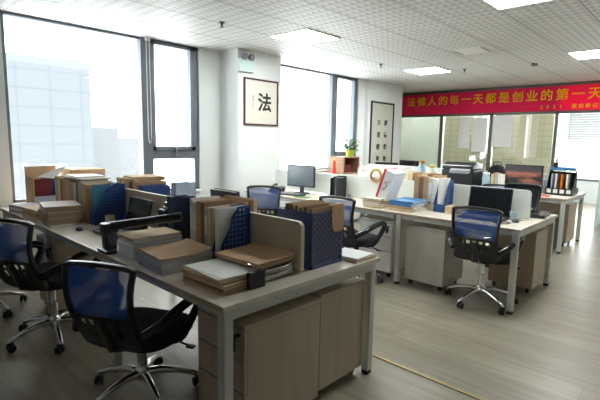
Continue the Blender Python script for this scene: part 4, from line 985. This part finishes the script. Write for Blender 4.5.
o = MB().box(-.05, .05, -.14, .14, 0, .012).build('red_notebook', M['red'], bevel=.003); o.location = (6.76, 1.78, DK); tag(o, 'thin red notebook at the front edge of the farthest right desk', 'notebook')
t = thing('paper_tray', 'low black tray right behind the organizer on the farthest right desk', 'tray', (7.45, 1.60, DK), 0)
MB().box(-.12, .12, -.14, .14, 0, .01).box(-.12, -.115, -.14, .14, .01, .08).box(.115, .12, -.14, .14, .01, .08).box(-.115, .115, -.14, -.135, .01, .08).box(-.115, .115, .135, .14, .01, .08).build('tray_body', M['black'], t)
# computer tower below
t = thing('computer_tower', 'black and red computer tower on the floor under the farthest right desk', 'computer', (6.90, 1.63, 0), 0)
MB().box(-.2, .2, -.09, .09, .01, .40).build('case', M['black'], t, bevel=.004); MB().box(-.204, -.2, -.07, .07, .27, .38).build('red_panel', M['red'], t); MB().box(-.18, -.12, -.08, .08, 0, .01).box(.12, .18, -.08, .08, 0, .01).build('foot', M['rubber'], t)

# low cabinet, cubby and plant by the second window
t = thing('low_cabinet', 'low white cabinet below the second window', 'cabinet', (6.18, 4.95, 0), 0)
MB().box(-.40, .40, -.27, .27, .05, .86).build('body', M['cab_w'], t, bevel=.003); MB().box(-.42, .42, -.29, .29, .86, .885).build('top_panel', M['desk'], t); MB().box(-.36, .36, -.25, .25, 0, .05).build('plinth', M['grey_plastic'], t)
for a in (-.395, .005): MB().box(a, a + .39, -.285, -.27, .07, .85).build('door', M['cab_w'], t, bevel=.002)
t = thing('wooden_cubby', 'brown wooden open cubby below the potted plant', 'shelf', (6.34, 4.90, .8855), 0)
MB().box(-.23, .23, -.17, .17, .28, .30).box(-.23, .23, -.17, .17, 0, .02).box(-.23, -.21, -.17, .17, .02, .28).box(.21, .23, -.17, .17, .02, .28).box(-.21, .21, .16, .17, .02, .28).build('carcass', M['wood_box'], t, bevel=.002)
o = MB().box(-.1, .1, -.05, .05, 0, .13).build('stored_box', M['maroon'], bevel=.004); o.location = (6.36, 4.88, .906); tag(o, 'dark red box inside the wooden cubby', 'box')
o = MB().lathe([(.02, 0), (.06, .03), (.07, .08), (.05, .13), (.01, .15)], n=18).build('pink_pouch', M['skin_pink'], smooth=True); o.location = (6.53, 4.66, .886 + .0); tag(o, 'small pink pouch right in front of the wooden cubby', 'pouch')
t = thing('potted_plant', 'leafy green plant in a lime pot on the wooden cubby', 'plant', (6.47, 4.88, .8855 + .3005), 0)
MB().lathe([(.055, 0), (.085, .11), (.09, .115), (.08, .12), (.07, .10)], n=24).build('pot', M['lime'], t, smooth=True)
s = MB()
for k in range(9):
    a = k * 2.4; r = .02 + .06 * rnd(.2, 1); s.tube([(0, 0, .09), (r * .5 * math.cos(a), r * .5 * math.sin(a), .17), (r * math.cos(a), r * math.sin(a), .24 + rnd(-.04, .05))], .004, 5)
s.build('stems', M['green'], t)
lf = MB()
for k in range(110):
    a = rnd(0, 2 * PI); rr = .125 * math.sqrt(rnd(.02, 1)); z = .13 + rnd(0, .20) - .25 * rr; yaw = a + rnd(-.6, .6); pit = rnd(-.8, .5); L = rnd(.055, .085); W = L * .45
    Mx = Matrix.Translation((rr * math.cos(a), rr * math.sin(a), z)) @ Matrix.Rotation(yaw, 4, 'Z') @ Matrix.Rotation(pit, 4, 'Y')
    v = [lf.bm.verts.new(Mx @ Vector(p)) for p in ((0, 0, 0), (L * .4, W, .004), (L, 0, -.006), (L * .4, -W, .004), (L * .4, 0, -.003))]
    lf.bm.faces.new((v[0], v[4], v[1])); lf.bm.faces.new((v[1], v[4], v[2])); lf.bm.faces.new((v[2], v[4], v[3])); lf.bm.faces.new((v[3], v[4], v[0]))
lf.build('leaves', M['green'], t)
for x, c, lb in ((5.90, 'red', 'red toy block on the low cabinet beside the cubby'), (5.97, 'yellow', 'yellow toy block on the low cabinet touching the cubby')):
    o = MB().prism([(-.03, 0), (.03, 0), (.015, .22 if c == 'red' else .27), (-.01, .25)], 1, -.02, .02).build('toy_block', M[c], bevel=.003); o.location = (x, 4.78 if c == 'red' else 4.84, .8855); tag(o, lb, 'toy', 'toy blocks on the low cabinet')

# bags under the desks
t = thing('backpack', 'black backpack on the floor under the near desk beside the drawer pedestal', 'bag', (1.60, 2.03, 0), .2)
s = MB(); n = 20; rings = []
for zz, a, b in ((.0, .10, .14), (.03, .13, .16), (.2, .13, .165), (.32, .10, .14), (.37, .05, .08)):
    rings.append([s.bm.verts.new((math.copysign(abs(math.cos(2 * PI * i / n)) ** .7, math.cos(2 * PI * i / n)) * a, math.copysign(abs(math.sin(2 * PI * i / n)) ** .7, math.sin(2 * PI * i / n)) * b, zz)) for i in range(n)])
for A, B in zip(rings, rings[1:]):
    for i in range(n): s.bm.faces.new((A[i], A[(i + 1) % n], B[(i + 1) % n], B[i]))
s.bm.faces.new(rings[0][::-1]); s.bm.faces.new(rings[-1]); s.build('bag_body', M['black_soft'], t, smooth=True)
MB().tube([(0, -.04, .36), (0, -.03, .40), (0, .03, .40), (0, .04, .36)], .008, 8).build('carry_loop', M['black'], t, smooth=True)
t = thing('paper_bag', 'kraft paper bag leaning under the near desk between chair and drawers', 'bag', (1.78, 2.42, 0), .3)
MB().prism([(-.12, 0), (.12, 0), (.13, .42), (-.13, .42)], 1, -.06, .06).build('bag_body', M['kraft'], t, bevel=.004)
MB().tube([(-.05, -.062, .40), (-.045, -.07, .47), (.045, -.07, .47), (.05, -.062, .40)], .004, 6).build('cord_handle', M['kraft_dark'], t, smooth=True)
t = thing('shoulder_bag', 'black shoulder bag on the floor beyond the slate blue rack, under the middle row', 'bag', (4.22, 3.10, 0), .1)
MB().prism([(-.16, 0), (.16, 0), (.14, .24), (.05, .32), (-.06, .32), (-.14, .25)], 0, -.09, .09).build('bag_body', M['black_soft'], t, bevel=.03, seg=3)
MB().tube([(0, -.10, .25), (0, -.06, .40), (0, .04, .42), (0, .10, .26)], .01, 8).build('strap', M['black'], t, smooth=True)

# ------------------------------------------------------------------ light
W = bpy.data.worlds.new('sky'); S.world = W; W.use_nodes = True
bg = W.node_tree.nodes['Background']; bg.inputs[0].default_value = (.93, .97, 1.0, 1); bg.inputs[1].default_value = 3.4

# ------------------------------------------------------------------ camera
yaw, pit, rol, hc, fpx = .75652, .13378, .018567, 1.45075, 439.562
cy, sy, cp, sp = math.cos(yaw), math.sin(yaw), math.cos(pit), math.sin(pit)
F = Vector((cy * cp, sy * cp, -sp)); R = Vector((sy, -cy, 0)); U = R.cross(F)
c_, s_ = math.cos(rol), math.sin(rol); R2 = c_ * R + s_ * U; U2 = -s_ * R + c_ * U
cam = bpy.data.cameras.new('camera'); co = bpy.data.objects.new('camera', cam); COL.objects.link(co)
mw = Matrix((( R2.x, U2.x, -F.x, 0), (R2.y, U2.y, -F.y, 0), (R2.z, U2.z, -F.z, hc), (0, 0, 0, 1)))
co.matrix_world = mw; cam.sensor_width = 36; cam.sensor_fit = 'HORIZONTAL'; cam.lens = fpx / 600 * 36; cam.clip_end = 500; cam.clip_start = .05
S.camera = co
S.view_settings.view_transform = 'Standard'; S.view_settings.look = 'None'; S.view_settings.exposure = 1.74; S.view_settings.gamma = 1; S.view_settings.use_curve_mapping = False
S.cycles.max_bounces = 10; S.cycles.diffuse_bounces = 6; S.cycles.transparent_max_bounces = 16
